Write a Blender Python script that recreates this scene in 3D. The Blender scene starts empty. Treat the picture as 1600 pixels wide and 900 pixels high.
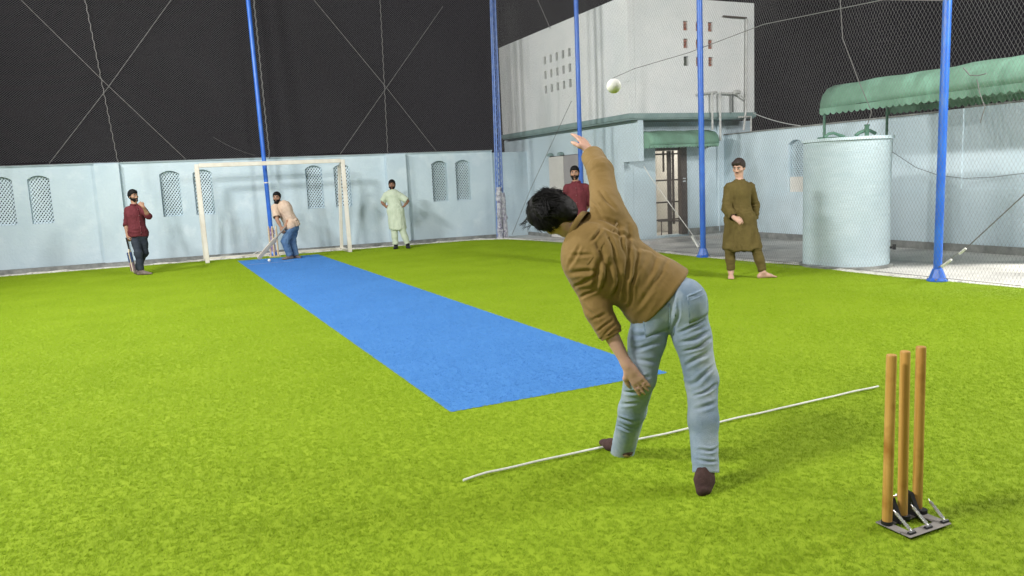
import bpy, bmesh, math, random
import numpy as np
from mathutils import Vector, Matrix
from mathutils.bvhtree import BVHTree
R = math.radians
random.seed(7); np.random.seed(7)
SC = bpy.context.scene
COL = SC.collection

# ------------------------------------------------------------------ camera
cam = bpy.data.cameras.new('camera')
camo = bpy.data.objects.new('camera', cam); COL.objects.link(camo)
PITCH, ROLL, YAW = 0.14084984, -0.04683497, 0.43594135
fw = Vector((math.sin(YAW)*math.cos(PITCH), math.cos(YAW)*math.cos(PITCH), -math.sin(PITCH)))
rt = Vector((math.cos(YAW), -math.sin(YAW), 0)); up = rt.cross(fw)
rt2 = rt*math.cos(ROLL)+up*math.sin(ROLL); up2 = -rt*math.sin(ROLL)+up*math.cos(ROLL)
M = Matrix((rt2, up2, -fw)).transposed().to_4x4(); M.translation = (0, 0, 1.55)
camo.matrix_world = M
cam.sensor_width = 36; cam.lens = 36*1200.547/1600
cam.clip_start = 0.05; cam.clip_end = 600
SC.camera = camo

# ------------------------------------------------------------------ world: night sky
w = bpy.data.worlds.new('World'); SC.world = w; w.use_nodes = True
nt = w.node_tree; bg = nt.nodes['Background']
tc = nt.nodes.new('ShaderNodeTexCoord'); nz = nt.nodes.new('ShaderNodeTexNoise'); nz.inputs['Scale'].default_value = 2.2; nz.inputs['Detail'].default_value = 3
rp = nt.nodes.new('ShaderNodeValToRGB')
rp.color_ramp.elements[0].position = .35; rp.color_ramp.elements[0].color = (.0125, .0112, .0125, 1)
rp.color_ramp.elements[1].position = .7; rp.color_ramp.elements[1].color = (.018, .0165, .019, 1)
nt.links.new(tc.outputs['Generated'], nz.inputs['Vector']); nt.links.new(nz.outputs['Fac'], rp.inputs['Fac']); nt.links.new(rp.outputs['Color'], bg.inputs['Color'])
bg.inputs['Strength'].default_value = 1.0
SC.view_settings.view_transform = 'Standard'; SC.view_settings.look = 'None'; SC.view_settings.gamma = 1
SC.view_settings.exposure = 0.55
try:
    SC.cycles.use_denoising = True; SC.cycles.max_bounces = 8; SC.cycles.diffuse_bounces = 4; SC.cycles.use_light_tree = True
except Exception: pass

# ------------------------------------------------------------------ materials
MATS = {}
def mat(name, col, rough=.6, col2=None, nscale=4.0, namt=1.0, bump=0.0, bscale=60.0, metal=0.0, spec=.3, stretch=(1, 1, 1), detail=5, ramp=(.35, .65), sss=0, col3=None, n3scale=40, dirt=None, trans=0, sheen=0):
    if name in MATS: return MATS[name]
    m = bpy.data.materials.new(name); m.use_nodes = True; t = m.node_tree; b = t.nodes['Principled BSDF']
    b.inputs['Roughness'].default_value = rough; b.inputs['Metallic'].default_value = metal
    b.inputs['Specular IOR Level'].default_value = spec
    if sheen: b.inputs['Sheen Weight'].default_value = sheen
    b.inputs['Base Color'].default_value = (*col, 1)
    geo = t.nodes.new('ShaderNodeTexCoord'); mp = t.nodes.new('ShaderNodeMapping'); mp.inputs['Scale'].default_value = stretch
    t.links.new(geo.outputs['Object'], mp.inputs['Vector'])
    out = None
    if col2 is not None:
        n = t.nodes.new('ShaderNodeTexNoise'); n.inputs['Scale'].default_value = nscale; n.inputs['Detail'].default_value = detail; n.inputs['Roughness'].default_value = .6
        t.links.new(mp.outputs['Vector'], n.inputs['Vector'])
        r = t.nodes.new('ShaderNodeValToRGB'); r.color_ramp.elements[0].position = ramp[0]; r.color_ramp.elements[1].position = ramp[1]
        r.color_ramp.elements[0].color = (*col, 1); r.color_ramp.elements[1].color = (*[a+(c-a)*namt for a, c in zip(col, col2)], 1)
        t.links.new(n.outputs['Fac'], r.inputs['Fac']); out = r.outputs['Color']
    if col3 is not None:
        n = t.nodes.new('ShaderNodeTexNoise'); n.inputs['Scale'].default_value = n3scale; n.inputs['Detail'].default_value = 4
        t.links.new(geo.outputs['Object'], n.inputs['Vector'])
        r = t.nodes.new('ShaderNodeValToRGB'); r.color_ramp.elements[0].position = .52; r.color_ramp.elements[1].position = .72
        r.color_ramp.elements[0].color = (0, 0, 0, 1); r.color_ramp.elements[1].color = (1, 1, 1, 1)
        t.links.new(n.outputs['Fac'], r.inputs['Fac'])
        mx = t.nodes.new('ShaderNodeMix'); mx.data_type = 'RGBA'; t.links.new(r.outputs['Color'], mx.inputs[0])
        if out: t.links.new(out, mx.inputs[6])
        else: mx.inputs[6].default_value = (*col, 1)
        mx.inputs[7].default_value = (*col3, 1); out = mx.outputs[2]
    if dirt is not None:      # (colour, scale xyz, lo, hi) : streaks with a shape of their own
        mp2 = t.nodes.new('ShaderNodeMapping'); mp2.inputs['Scale'].default_value = dirt[1]; t.links.new(geo.outputs['Object'], mp2.inputs['Vector'])
        n = t.nodes.new('ShaderNodeTexNoise'); n.inputs['Scale'].default_value = 1; n.inputs['Detail'].default_value = 6; n.inputs['Distortion'].default_value = .3
        t.links.new(mp2.outputs['Vector'], n.inputs['Vector'])
        r = t.nodes.new('ShaderNodeValToRGB'); r.color_ramp.elements[0].position = dirt[2]; r.color_ramp.elements[1].position = dirt[3]
        r.color_ramp.elements[0].color = (0, 0, 0, 1); r.color_ramp.elements[1].color = (1, 1, 1, 1)
        t.links.new(n.outputs['Fac'], r.inputs['Fac'])
        mx = t.nodes.new('ShaderNodeMix'); mx.data_type = 'RGBA'; t.links.new(r.outputs['Color'], mx.inputs[0])
        if out: t.links.new(out, mx.inputs[6])
        else: mx.inputs[6].default_value = (*col, 1)
        mx.inputs[7].default_value = (*dirt[0], 1); out = mx.outputs[2]
    if out: t.links.new(out, b.inputs['Base Color'])
    if bump:
        n = t.nodes.new('ShaderNodeTexNoise'); n.inputs['Scale'].default_value = bscale; n.inputs['Detail'].default_value = 4
        t.links.new(mp.outputs['Vector'], n.inputs['Vector'])
        bp = t.nodes.new('ShaderNodeBump'); bp.inputs['Strength'].default_value = bump; bp.inputs['Distance'].default_value = .02
        t.links.new(n.outputs['Fac'], bp.inputs['Height']); t.links.new(bp.outputs['Normal'], b.inputs['Normal'])
    if sss:
        b.inputs['Subsurface Weight'].default_value = sss; b.inputs['Subsurface Radius'].default_value = (.01, .004, .002); b.inputs['Subsurface Scale'].default_value = 1
    MATS[name] = m; return m
m_wall = mat('plaster_pale_blue', (.50, .62, .685), .75, (.57, .685, .74), 1.1, bump=.4, bscale=22, dirt=((.38, .47, .51), (1.2, 1.2, .35), .55, .85), col3=(.61, .715, .765), n3scale=3)
m_wall2 = mat('plaster_pale_blue_side', (.565, .69, .75), .75, (.63, .745, .80), .9, bump=.45, bscale=18, dirt=((.36, .45, .47), (.8, .8, .5), .54, .80))
m_tank = mat('plaster_brushed_blue', (.47, .585, .63), .8, (.53, .635, .675), 3.0, stretch=(1, 1, 6), bump=.6, bscale=14, dirt=((.43, .54, .59), (1.5, 1.5, 1.2), .5, .8), col3=(.54, .645, .69), n3scale=4)
m_white = mat('plaster_white', (.72, .75, .745), .75, (.80, .81, .80), 1.3, bump=.3, bscale=20, dirt=((.46, .50, .49), (1.5, 1.5, .25), .55, .85))
m_band = mat('band_green_grey', (.20, .30, .29), .6, (.27, .37, .36), 3)
m_plinth = mat('plinth_grey', (.17, .18, .175), .8, (.32, .33, .31), 5, bump=.5, bscale=40)
m_conc = mat('concrete_paving', (.46, .445, .42), .55, (.60, .58, .55), 1.3, bump=.3, bscale=30, dirt=((.28, .275, .265), (.9, .9, 1), .5, .68), col3=(.56, .54, .5), n3scale=5)
m_soil = mat('soil_dark', (.05, .045, .04), .9, (.08, .07, .06), 2)
m_turfbase = mat('turf_backing_green', (.22, .32, .010), .9, (.25, .35, .012), 3)
m_bluebase = mat('turf_backing_blue', (.05, .19, .46), .9, (.06, .21, .50), 3)
m_edge = mat('turf_edge_white', (.62, .60, .54), .8, (.8, .78, .72), 9, col3=(.35, .33, .28), n3scale=12, bump=.5, bscale=50)
m_pole = mat('pole_blue_paint', (.02, .12, .55), .35, (.03, .16, .62), 5, bump=.1, bscale=60, dirt=((.10, .22, .5), (6, 6, 2), .6, .75), spec=.5)
m_lattice = mat('mast_blue_paint', (.10, .20, .55), .4, (.22, .32, .62), 8)
m_wrap = mat('wrapping_film', (.36, .37, .44), .35, (.62, .63, .66), 14, col3=(.16, .13, .26), n3scale=16, bump=.8, bscale=45, spec=.6)
m_wrap2 = mat('wrapping_film_purple', (.22, .12, .30), .4, (.45, .40, .52), 14, bump=.8, bscale=45)
m_goal = mat('goal_cream_paint', (.70, .66, .57), .45, (.78, .75, .66), 6, col3=(.62, .56, .46), n3scale=3)
m_net = mat('net_thread', (.125, .125, .13), .8)
m_net2 = mat('net_thread_pale', (.20, .20, .195), .8)
m_rope = mat('rope_grey', (.15, .148, .145), .8, (.19, .185, .18), 40)
m_ropew = mat('rope_white', (.78, .78, .74), .8, (.62, .62, .58), 60)
m_green = mat('awning_green', (.145, .275, .195), .75, (.185, .33, .24), 3, bump=.2, bscale=25, dirt=((.22, .42, .31), (3, 3, 1), .5, .7))
m_greend = mat('green_iron', (.06, .16, .11), .5, (.10, .22, .15), 9)
m_steel = mat('door_dark_steel', (.075, .06, .055), .5, (.11, .09, .08), 5)
m_grey = mat('gate_grey', (.36, .34, .345), .55, (.40, .38, .38), 3)
m_beige = mat('post_beige', (.68, .66, .61), .7, (.74, .72, .67), 5)
m_terra = mat('terracotta', (.38, .15, .10), .85, (.26, .11, .09), 20, col3=(.5, .38, .32), n3scale=25)
m_dark = mat('vent_shade', (.07, .08, .07), .9, (.14, .15, .13), 20)  # dark colour standing in for the shade inside open vents
m_pipe = mat('pipe_pvc', (.60, .61, .59), .5, (.45, .46, .44), 8)
m_black = mat('black_plastic', (.02, .02, .022), .5)
m_cable = mat('cable_dark', (.10, .11, .11), .6)
m_wood = mat('stump_wood', (.48, .255, .055), .42, (.60, .35, .10), 5, stretch=(12, 12, .5), spec=.4, col3=(.33, .14, .025), n3scale=7, bump=.08, bscale=30)
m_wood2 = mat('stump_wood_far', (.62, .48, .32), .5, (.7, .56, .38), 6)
m_metal = mat('base_grey_metal', (.20, .185, .17), .6, (.28, .26, .24), 12, metal=.2)
m_chrome = mat('spring_steel', (.75, .75, .74), .25, metal=.7, spec=.6)
m_ball = mat('ball_white_tape', (.82, .82, .78), .45, (.75, .75, .68), 40, bump=.2, bscale=120)
m_batw = mat('bat_willow', (.72, .64, .52), .5, (.64, .55, .42), 6)
m_lamp = mat('floodlight_housing', (.05, .05, .055), .5)

# ------------------------------------------------------------------ object helpers
def tag(o, label=None, cat=None, group=None, kind=None):
    if label: o['label'] = label
    if cat: o['category'] = cat
    if group: o['group'] = group
    if kind: o['kind'] = kind
    return o
def empty(name, loc=(0, 0, 0), rz=0, label=None, cat=None, group=None):
    o = bpy.data.objects.new(name, None); COL.objects.link(o); o.location = loc; o.rotation_euler = (0, 0, rz)
    o.empty_display_size = .2
    return tag(o, label, cat, group)
def link(name, me, m=None, parent=None, smooth=False):
    o = bpy.data.objects.new(name, me); COL.objects.link(o)
    if m is not None and not me.materials: me.materials.append(m)
    if parent is not None:
        o.parent = parent
        if parent.type == 'EMPTY': # geometry is written in world coordinates
            mw = parent_mat(parent); o.matrix_parent_inverse = mw.inverted()
        else: o.matrix_parent_inverse = parent_world(parent).inverted()
    if smooth:
        me.polygons.foreach_set('use_smooth', [True]*len(me.polygons))
    return o
def parent_mat(p):
    return Matrix.LocRotScale(p.location, p.rotation_euler, p.scale)
def parent_world(p):
    m = parent_mat(p)
    q = p
    if q.parent: m = parent_world(q.parent) @ q.matrix_parent_inverse @ m
    return m
class MB:
    """collects boxes, bars, prisms, in world coordinates"""
    def __init__(s): s.v = []; s.f = []
    def add(s, vs, fs):
        n = len(s.v); s.v += [tuple(v) for v in vs]; s.f += [tuple(i+n for i in f) for f in fs]; return s
    def box(s, a, b):
        x0, y0, z0 = a; x1, y1, z1 = b
        return s.add([(x0,y0,z0),(x1,y0,z0),(x1,y1,z0),(x0,y1,z0),(x0,y0,z1),(x1,y0,z1),(x1,y1,z1),(x0,y1,z1)],
                     [(0,3,2,1),(4,5,6,7),(0,1,5,4),(1,2,6,5),(2,3,7,6),(3,0,4,7)])
    def obox(s, o, U, V, W):   # oriented box: corner o, edge vectors
        o, U, V, W = map(Vector, (o, U, V, W))
        vs = [o, o+U, o+U+V, o+V, o+W, o+U+W, o+U+V+W, o+V+W]
        fs = [(0,3,2,1),(4,5,6,7),(0,1,5,4),(1,2,6,5),(2,3,7,6),(3,0,4,7)]
        if U.cross(V).dot(W) < 0: fs = [f[::-1] for f in fs]
        return s.add(vs, fs)
    def tube(s, pts, r, n=8, cap=True):
        pts = [Vector(p) for p in pts]; rs = r if isinstance(r, (list, tuple)) else [r]*len(pts)
        vs = []; fs = []; pu = None
        for i, p in enumerate(pts):
            t = (pts[min(i+1, len(pts)-1)]-pts[max(i-1, 0)]).normalized()
            if pu is None:
                a = Vector((0, 0, 1)) if abs(t.z) < .9 else Vector((1, 0, 0)); pu = t.cross(a).normalized()
            else: pu = (pu - t*pu.dot(t)).normalized()
            q = t.cross(pu)
            for k in range(n):
                an = 2*math.pi*k/n; vs.append(p+(pu*math.cos(an)+q*math.sin(an))*rs[i])
        for i in range(len(pts)-1):
            for k in range(n):
                a = i*n+k; b = i*n+(k+1) % n; fs.append((a, b, b+n, a+n))
        if cap: fs.append(tuple(range(n))[::-1]); fs.append(tuple((len(pts)-1)*n+k for k in range(n)))
        return s.add(vs, fs)
    def prism(s, poly, d):     # poly: list of 3d points, d: extrusion vector
        n = len(poly); P = [Vector(p) for p in poly]; d = Vector(d)
        nrm = sum(((P[i]-P[0]).cross(P[i+1]-P[0]) for i in range(1, n-1)), Vector())
        if nrm.dot(d) > 0: P = P[::-1]
        vs = P+[p+d for p in P]; fs = [tuple(range(n)), tuple(range(2*n-1, n-1, -1))]
        for i in range(n): j = (i+1) % n; fs.append((j, i, i+n, j+n))
        return s.add(vs, fs)
    def mesh(s, name):
        me = bpy.data.meshes.new(name); me.from_pydata(s.v, [], s.f); me.update(); return me
    def build(s, name, m, parent=None, smooth=False, bevel=0):
        me = s.mesh(name)
        if bevel:
            bm = bmesh.new(); bm.from_mesh(me); bmesh.ops.bevel(bm, geom=[e for e in bm.edges], offset=bevel, segments=1, affect='EDGES'); bm.to_mesh(me); bm.free()
        if smooth:
            me.polygons.foreach_set('use_smooth', [True]*len(me.polygons))
            try: me.set_sharp_from_angle(angle=R(38))
            except Exception: pass
        return link(name, me, m, parent)
def lerp(a, b, t): return a+(b-a)*t

# ------------------------------------------------------------------ floodlights of the ground (stand on their poles, above the frame)
LAMPS = [  # pole foot, head height, aim point, power, label
    ((-4.6, -3.0), 6.3, (3.0, 6.0, 0), 170, 'tall blue floodlight pole at the left of the turf, behind the camera'),
    ((-4.6, 3.4), 6.3, (8.0, 8.5, 1.6), 560, 'tall blue floodlight pole at the left of the turf, nearest in front of the camera'),
    ((-4.6, 9.7), 6.3, (8.5, 13.5, 2.5), 600, 'tall blue floodlight pole beside the middle of the left edge of the turf'),
    ((-4.4, 15.2), 6.3, (8.8, 13.5, 2.6), 380, 'tall blue floodlight pole in the far left corner of the turf'),
    ((9.7, -1.5), 6.3, (2.5, 6.5, 0), 250, 'tall blue floodlight pole at the right of the turf, behind the camera'),
    ((9.45, 2.0), 6.3, (2.0, 11.0, .3), 430, 'tall blue floodlight pole at the right of the turf, beside the canopy end'),
    ((10.9, -1.2), 5.6, (10.9, 13.0, 1.0), 240, 'tall blue floodlight pole on the paving beyond the near end of the green canopy'),
]
def floodlight(i, foot, zh, aim, power, label):
    rt_ = empty('floodlight_pole', (foot[0], foot[1], 0), 0, label, 'floodlight', 'floodlight poles round the turf')
    b = MB().tube([(foot[0], foot[1], 0), (foot[0], foot[1], zh+.1)], .058, 12); b.build('pole', m_pole, rt_, True)
    p = Vector((foot[0], foot[1], zh)); d = (Vector(aim)-p).normalized(); p2 = p+d*.35
    s_ = d.cross(Vector((0, 0, 1))).normalized(); u_ = s_.cross(d)
    MB().tube([p, p2], .02, 6).build('bracket', m_lamp, rt_)
    MB().obox(p2-s_*.85-u_*.32, s_*1.7, u_*.64, d*.10).build('housing', m_lamp, rt_)
    l = bpy.data.lights.new('floodlight', 'AREA'); l.shape = 'RECTANGLE'; l.size = 1.6; l.size_y = .55; l.energy = power; l.color = (1, .985, .96)
    lo = bpy.data.objects.new('floodlight_lamp', l); COL.objects.link(lo)
    q = d.to_track_quat('-Z', 'Y'); lo.rotation_euler = q.to_euler(); lo.location = p2+d*.11
for i, a in enumerate(LAMPS): floodlight(i, *a)

# bulkhead lamp under the canopy, lighting the paving at the right edge
bh = empty('wall_lamp', (12.33, 5.3, 2.1), 0, 'small wall lamp under the canopy lighting the paving at the right edge', 'lamp')
MB().box((12.27, 5.2, 2.05), (12.38, 5.4, 2.15)).build('lamp_body', m_lamp, bh)
l = bpy.data.lights.new('wall_lamp', 'SPOT'); l.energy = 620; l.spot_size = R(58); l.spot_blend = .5; l.shadow_soft_size = .06; l.color = (1, .97, .9)
lo = bpy.data.objects.new('wall_lamp_light', l); COL.objects.link(lo); lo.location = (12.22, 5.3, 2.08); lo.rotation_euler = (Vector((10.5, 6.0, 0))-Vector((12.22, 5.3, 2.08))).to_track_quat('-Z', 'Y').to_euler()
# ------------------------------------------------------------------ ground
TURF = [(-2.95,19.30),(-1.05,19.22),(2.2,19.02),(7.67,18.72),(8.35,18.25),(8.60,17.4),(8.85,15.94),(8.93,13.5),(8.92,11.13),(9.05,9.5),(9.20,8.92),(9.05,7.9),(9.05,7.1),(9.20,5.9),(9.32,4.2),(9.5,0),(9.5,-6),(-5.4,-6),(-5.2,19.5)]
MATR = (1.72, 4.77, 3.52, 18.27)
def sheet(name, poly, z, m, kind='structure', zb=None):
    b = MB(); b.add([(x, y, z) for x, y in poly], [tuple(range(len(poly)))])
    me = b.mesh(name)
    if me.polygons[0].normal.z < 0: me.flip_normals()
    return tag(link(name, me, m), kind=kind)
sheet('ground', [(-300,-300),(300,-300),(300,300),(-300,300)], -.12, m_soil)
b = MB().box((-8, -8, -.10), (14.5, 21.2, -.012)); tag(b.build('concrete_paving', m_conc), kind='structure')
sheet('turf_ground', TURF[::-1], .0, m_turfbase)
sheet('pitch_strip', [(MATR[0],MATR[1]),(MATR[2],MATR[1]),(MATR[2],MATR[3]),(MATR[0],MATR[3])], .004, m_bluebase)

def inpoly(x, y, P=TURF):
    c = False; n = len(P); j = n-1
    for i in range(n):
        xi, yi = P[i]; xj, yj = P[j]
        if (yi > y) != (yj > y) and x < (xj-xi)*(y-yi)/(yj-yi)+xi: c = not c
        j = i
    return c
def grass_mat(name, c1, c2, c3):
    m = bpy.data.materials.new(name); m.use_nodes = True; t = m.node_tree; b = t.nodes['Principled BSDF']
    b.inputs['Roughness'].default_value = .7; b.inputs['Specular IOR Level'].default_value = .12
    g = t.nodes.new('ShaderNodeNewGeometry')
    n1 = t.nodes.new('ShaderNodeTexNoise'); n1.inputs['Scale'].default_value = 1.1; n1.inputs['Detail'].default_value = 5
    n2 = t.nodes.new('ShaderNodeTexNoise'); n2.inputs['Scale'].default_value = 95; n2.inputs['Detail'].default_value = 6
    mp = t.nodes.new('ShaderNodeMapping'); mp.inputs['Scale'].default_value = (.40, 1.15, 1)
    t.links.new(g.outputs['Position'], n1.inputs['Vector']); t.links.new(g.outputs['Position'], mp.inputs['Vector']); t.links.new(mp.outputs['Vector'], n2.inputs['Vector'])
    r1 = t.nodes.new('ShaderNodeValToRGB'); r1.color_ramp.elements[0].position = .35; r1.color_ramp.elements[1].position = .65
    r1.color_ramp.elements[0].color = (*c1, 1); r1.color_ramp.elements[1].color = (*c2, 1)
    r2 = t.nodes.new('ShaderNodeValToRGB'); r2.color_ramp.elements[0].position = .50; r2.color_ramp.elements[1].position = .66
    mx = t.nodes.new('ShaderNodeMix'); mx.data_type = 'RGBA'
    t.links.new(n1.outputs['Fac'], r1.inputs['Fac']); t.links.new(n2.outputs['Fac'], r2.inputs['Fac'])
    ml = t.nodes.new('ShaderNodeMath'); ml.operation = 'MULTIPLY'; ml.inputs[1].default_value = .38; t.links.new(r2.outputs['Color'], ml.inputs[0])
    t.links.new(ml.outputs[0], mx.inputs[0]); t.links.new(r1.outputs['Color'], mx.inputs[6]); mx.inputs[7].default_value = (*c3, 1)
    t.links.new(mx.outputs[2], b.inputs['Base Color'])
    b.inputs['Transmission Weight'].default_value = 0
    return m
m_blade = grass_mat('turf_blades', (.225, .34, .012), (.26, .38, .017), (.15, .245, .007))
m_blue = grass_mat('pitch_pile', (.070, .225, .53), (.080, .25, .57), (.058, .195, .47))
def patch(name, size, dens, ln, wd, m, seed, lean):
    rs = np.random.RandomState(seed); n = int(size*size*dens)
    # tufts: clusters that share a direction
    nt_ = max(4, n//4); cx = rs.rand(nt_)*size; cy = rs.rand(nt_)*size; ca = rs.normal(0, .8, nt_)+lean; cl = .75+.5*rs.rand(nt_)
    k = rs.randint(0, nt_, n)
    x = np.clip(cx[k]+rs.normal(0, .006, n), 0, size); y = np.clip(cy[k]+rs.normal(0, .006, n), 0, size)
    a = ca[k]+rs.normal(0, .5, n); L = ln*(.7+.5*rs.rand(n)); tilt = cl[k]*(.8+.4*rs.rand(n))
    dx = np.cos(a)*np.sin(tilt)*L; dy = np.sin(a)*np.sin(tilt)*L; dz = np.cos(tilt)*L
    wa = rs.rand(n)*np.pi; wx = np.cos(wa)*wd/2; wy = np.sin(wa)*wd/2
    V = np.empty((n, 4, 3))
    V[:, 0] = np.stack([x-wx, y-wy, 0*x-.001], 1); V[:, 1] = np.stack([x+wx, y+wy, 0*x-.001], 1)
    V[:, 2] = np.stack([x+wx*.6+dx, y+wy*.6+dy, dz], 1); V[:, 3] = np.stack([x-wx*.6+dx, y-wy*.6+dy, dz*.97], 1)
    V = V.reshape(-1, 3)
    me = bpy.data.meshes.new(name); me.vertices.add(len(V)); me.vertices.foreach_set('co', V.ravel())
    me.loops.add(4*n); me.loops.foreach_set('vertex_index', np.arange(4*n)); me.polygons.add(n)
    me.polygons.foreach_set('loop_start', np.arange(n)*4); me.update(); me.materials.append(m)
    return bpy.data.objects.new(name, me)
def cells(test, x0, y0, lim, sizes):
    out = {s: [] for s in range(len(sizes))}
    def rec(x, y, lv):
        s = sizes[lv]
        c = [test(x+s*i/4, y+s*j/4) for i in range(5) for j in range(5)]
        if all(c): out[lv].append((x, y)); return
        if not any(c) and lv > 0: return
        if lv+1 < len(sizes):
            for i in (0, 1):
                for j in (0, 1): rec(x+s/2*i, y+s/2*j, lv+1)
        elif sum(c) > 14: out[lv].append((x, y))
    nx0 = int((lim[0]-x0)//sizes[0]); nx1 = int((lim[2]-x0)//sizes[0])+1; ny0 = int((lim[1]-y0)//sizes[0]); ny1 = int((lim[3]-y0)//sizes[0])+1
    for i in range(nx0, nx1):
        for j in range(ny0, ny1): rec(x0+i*sizes[0], y0+j*sizes[0], 0)
    return out
def carpet(name, test, lim, dens, ln, wd, m, z, lean):
    sizes = [.6, .3, .15, .075]
    cs = cells(test, MATR[0], MATR[1], lim, sizes)
    pts = []; ids = []; srcs = []
    for lv, s in enumerate(sizes):
        nv = 3 if lv == 0 else 2
        base = len(srcs)
        for q in range(nv): srcs.append(patch(name+'_tufts', s, dens, ln, wd, m, 10*lv+q+3, lean))
        for (x, y) in cs[lv]: pts.append((x, y, z)); ids.append(base+random.randrange(nv))
    me = bpy.data.meshes.new(name); me.from_pydata(pts, [], []); at_ = me.attributes.new('pid', 'INT', 'POINT'); at_.data.foreach_set('value', ids)
    me.materials.append(m)
    o = bpy.data.objects.new(name, me); COL.objects.link(o); tag(o, kind='stuff')
    ng = bpy.data.node_groups.new(name, 'GeometryNodeTree'); ng.interface.new_socket('Geometry', in_out='INPUT', socket_type='NodeSocketGeometry'); ng.interface.new_socket('Geometry', in_out='OUTPUT', socket_type='NodeSocketGeometry')
    gi = ng.nodes.new('NodeGroupInput'); go = ng.nodes.new('NodeGroupOutput'); jn = ng.nodes.new('GeometryNodeJoinGeometry')
    na = ng.nodes.new('GeometryNodeInputNamedAttribute'); na.data_type = 'INT'; na.inputs['Name'].default_value = 'pid'
    for k, s in enumerate(srcs):
        oi = ng.nodes.new('GeometryNodeObjectInfo'); oi.inputs['Object'].default_value = s; oi.inputs['As Instance'].default_value = True
        cp = ng.nodes.new('FunctionNodeCompare'); cp.data_type = 'INT'; cp.operation = 'EQUAL'
        ia = [q for q in cp.inputs if q.type == 'INT']; ng.links.new([q for q in na.outputs if q.type == 'INT'][0], ia[0]); ia[1].default_value = k
        ip = ng.nodes.new('GeometryNodeInstanceOnPoints'); ng.links.new(gi.outputs[0], ip.inputs['Points']); ng.links.new(cp.outputs[0], ip.inputs['Selection']); ng.links.new(oi.outputs['Geometry'], ip.inputs['Instance'])
        ng.links.new(ip.outputs[0], jn.inputs[0])
    ng.links.new(jn.outputs[0], go.inputs[0])
    md = o.modifiers.new('grass', 'NODES'); md.node_group = ng
    return o
inmat = lambda x, y: MATR[0]-1e-4 <= x <= MATR[2]+1e-4 and MATR[1]-1e-4 <= y <= MATR[3]+1e-4
inmat2 = lambda x, y: MATR[0]+1e-4 < x < MATR[2]-1e-4 and MATR[1]+1e-4 < y < MATR[3]-1e-4
tag(carpet('turf_grass', lambda x, y: inpoly(x, y) and not inmat2(x, y), (-5, .6, 9.5, 19.4), 26000, .014, .0024, m_blade, .0, 1.25), 'lime green artificial turf pile covering the playing area')
tag(carpet('pitch_pile', inmat, MATR, 22000, .009, .0026, m_blue, .004, 1.25), 'blue turf pile of the cricket strip')

# ragged white turf edge (loose backing cloth along the boundary)
def edge_strip():
    P = [(-5.0,19.38)]+TURF[:16]; b = MB(); rs = random.Random(5)
    pts = []
    for i in range(len(P)-1):
        a = Vector(P[i]); c = Vector(P[i+1]); n = max(1, int((c-a).length/.16))
        for k in range(n): pts.append(a.lerp(c, k/n))
    vs = []; fs = []
    for i, p in enumerate(pts):
        t = (pts[min(i+1, len(pts)-1)]-pts[max(0, i-1)]).normalized(); nn = Vector((-t.y, t.x))
        if (nn.x+nn.y) < 0: nn = -nn
        wo = (.045 if i < 70 else .09)+.07*rs.random()**1.5; wi = -.03
        if i < 8 or True: wo *= 1.0
        z = .006+.03*rs.random()**2
        vs += [(p.x+nn.x*wi, p.y+nn.y*wi, .002), (p.x+nn.x*(wi+wo)*.5, p.y+nn.y*(wi+wo)*.5, z+.012), (p.x+nn.x*wo, p.y+nn.y*wo, -.010)]
    for i in range(len(pts)-1):
        a = i*3; fs += [(a, a+1, a+4, a+3), (a+1, a+2, a+5, a+4)]
    b.add(vs, fs); o = b.build('turf_edge', m_edge, None, True); tag(o, kind='structure')
edge_strip()

# ------------------------------------------------------------------ slabs with real openings
def slab_holes(b, o, U, N, s0, s1, z0, z1, holes, th):
    """wall from s0..s1 along U, z0..z1, front face at o, thickness th away along -N"""
    o, U, N = Vector(o), Vector(U), Vector(N)
    xs = sorted(set([s0, s1]+[h for q in holes for h in q[:2]])); zs = sorted(set([z0, z1]+[h for q in holes for h in q[2:4]]))
    P = lambda s, z, d: o+U*s+Vector((0, 0, z))-N*d
    def quad(a, c, e, g, nrm):
        f = (e-c).cross(c-a)
        vs = [a, c, e, g]
        if (c-a).cross(e-c).dot(nrm) < 0: vs = vs[::-1]
        b.add(vs, [(0, 1, 2, 3)])
    ish = lambda i, j: any(h[0]-1e-6 <= (xs[i]+xs[i+1])/2 <= h[1]+1e-6 and h[2]-1e-6 <= (zs[j]+zs[j+1])/2 <= h[3]+1e-6 for h in holes)
    nx, nz_ = len(xs)-1, len(zs)-1
    solid = [[not ish(i, j) for j in range(nz_)] for i in range(nx)]
    Z = Vector((0, 0, 1))
    for i in range(nx):
        for j in range(nz_):
            if not solid[i][j]: continue
            a, c = xs[i], xs[i+1]; d, e = zs[j], zs[j+1]
            quad(P(a, d, 0), P(c, d, 0), P(c, e, 0), P(a, e, 0), N)
            quad(P(a, d, th), P(c, d, th), P(c, e, th), P(a, e, th), -N)
            if i == 0 or not solid[i-1][j]: quad(P(a, d, 0), P(a, e, 0), P(a, e, th), P(a, d, th), -U)
            if i == nx-1 or not solid[i+1][j]: quad(P(c, d, 0), P(c, e, 0), P(c, e, th), P(c, d, th), U)
            if j == 0 or not solid[i][j-1]: quad(P(a, d, 0), P(c, d, 0), P(c, d, th), P(a, d, th), -Z)
            if j == nz_-1 or not solid[i][j+1]: quad(P(a, e, 0), P(c, e, 0), P(c, e, th), P(a, e, th), Z)
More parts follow.
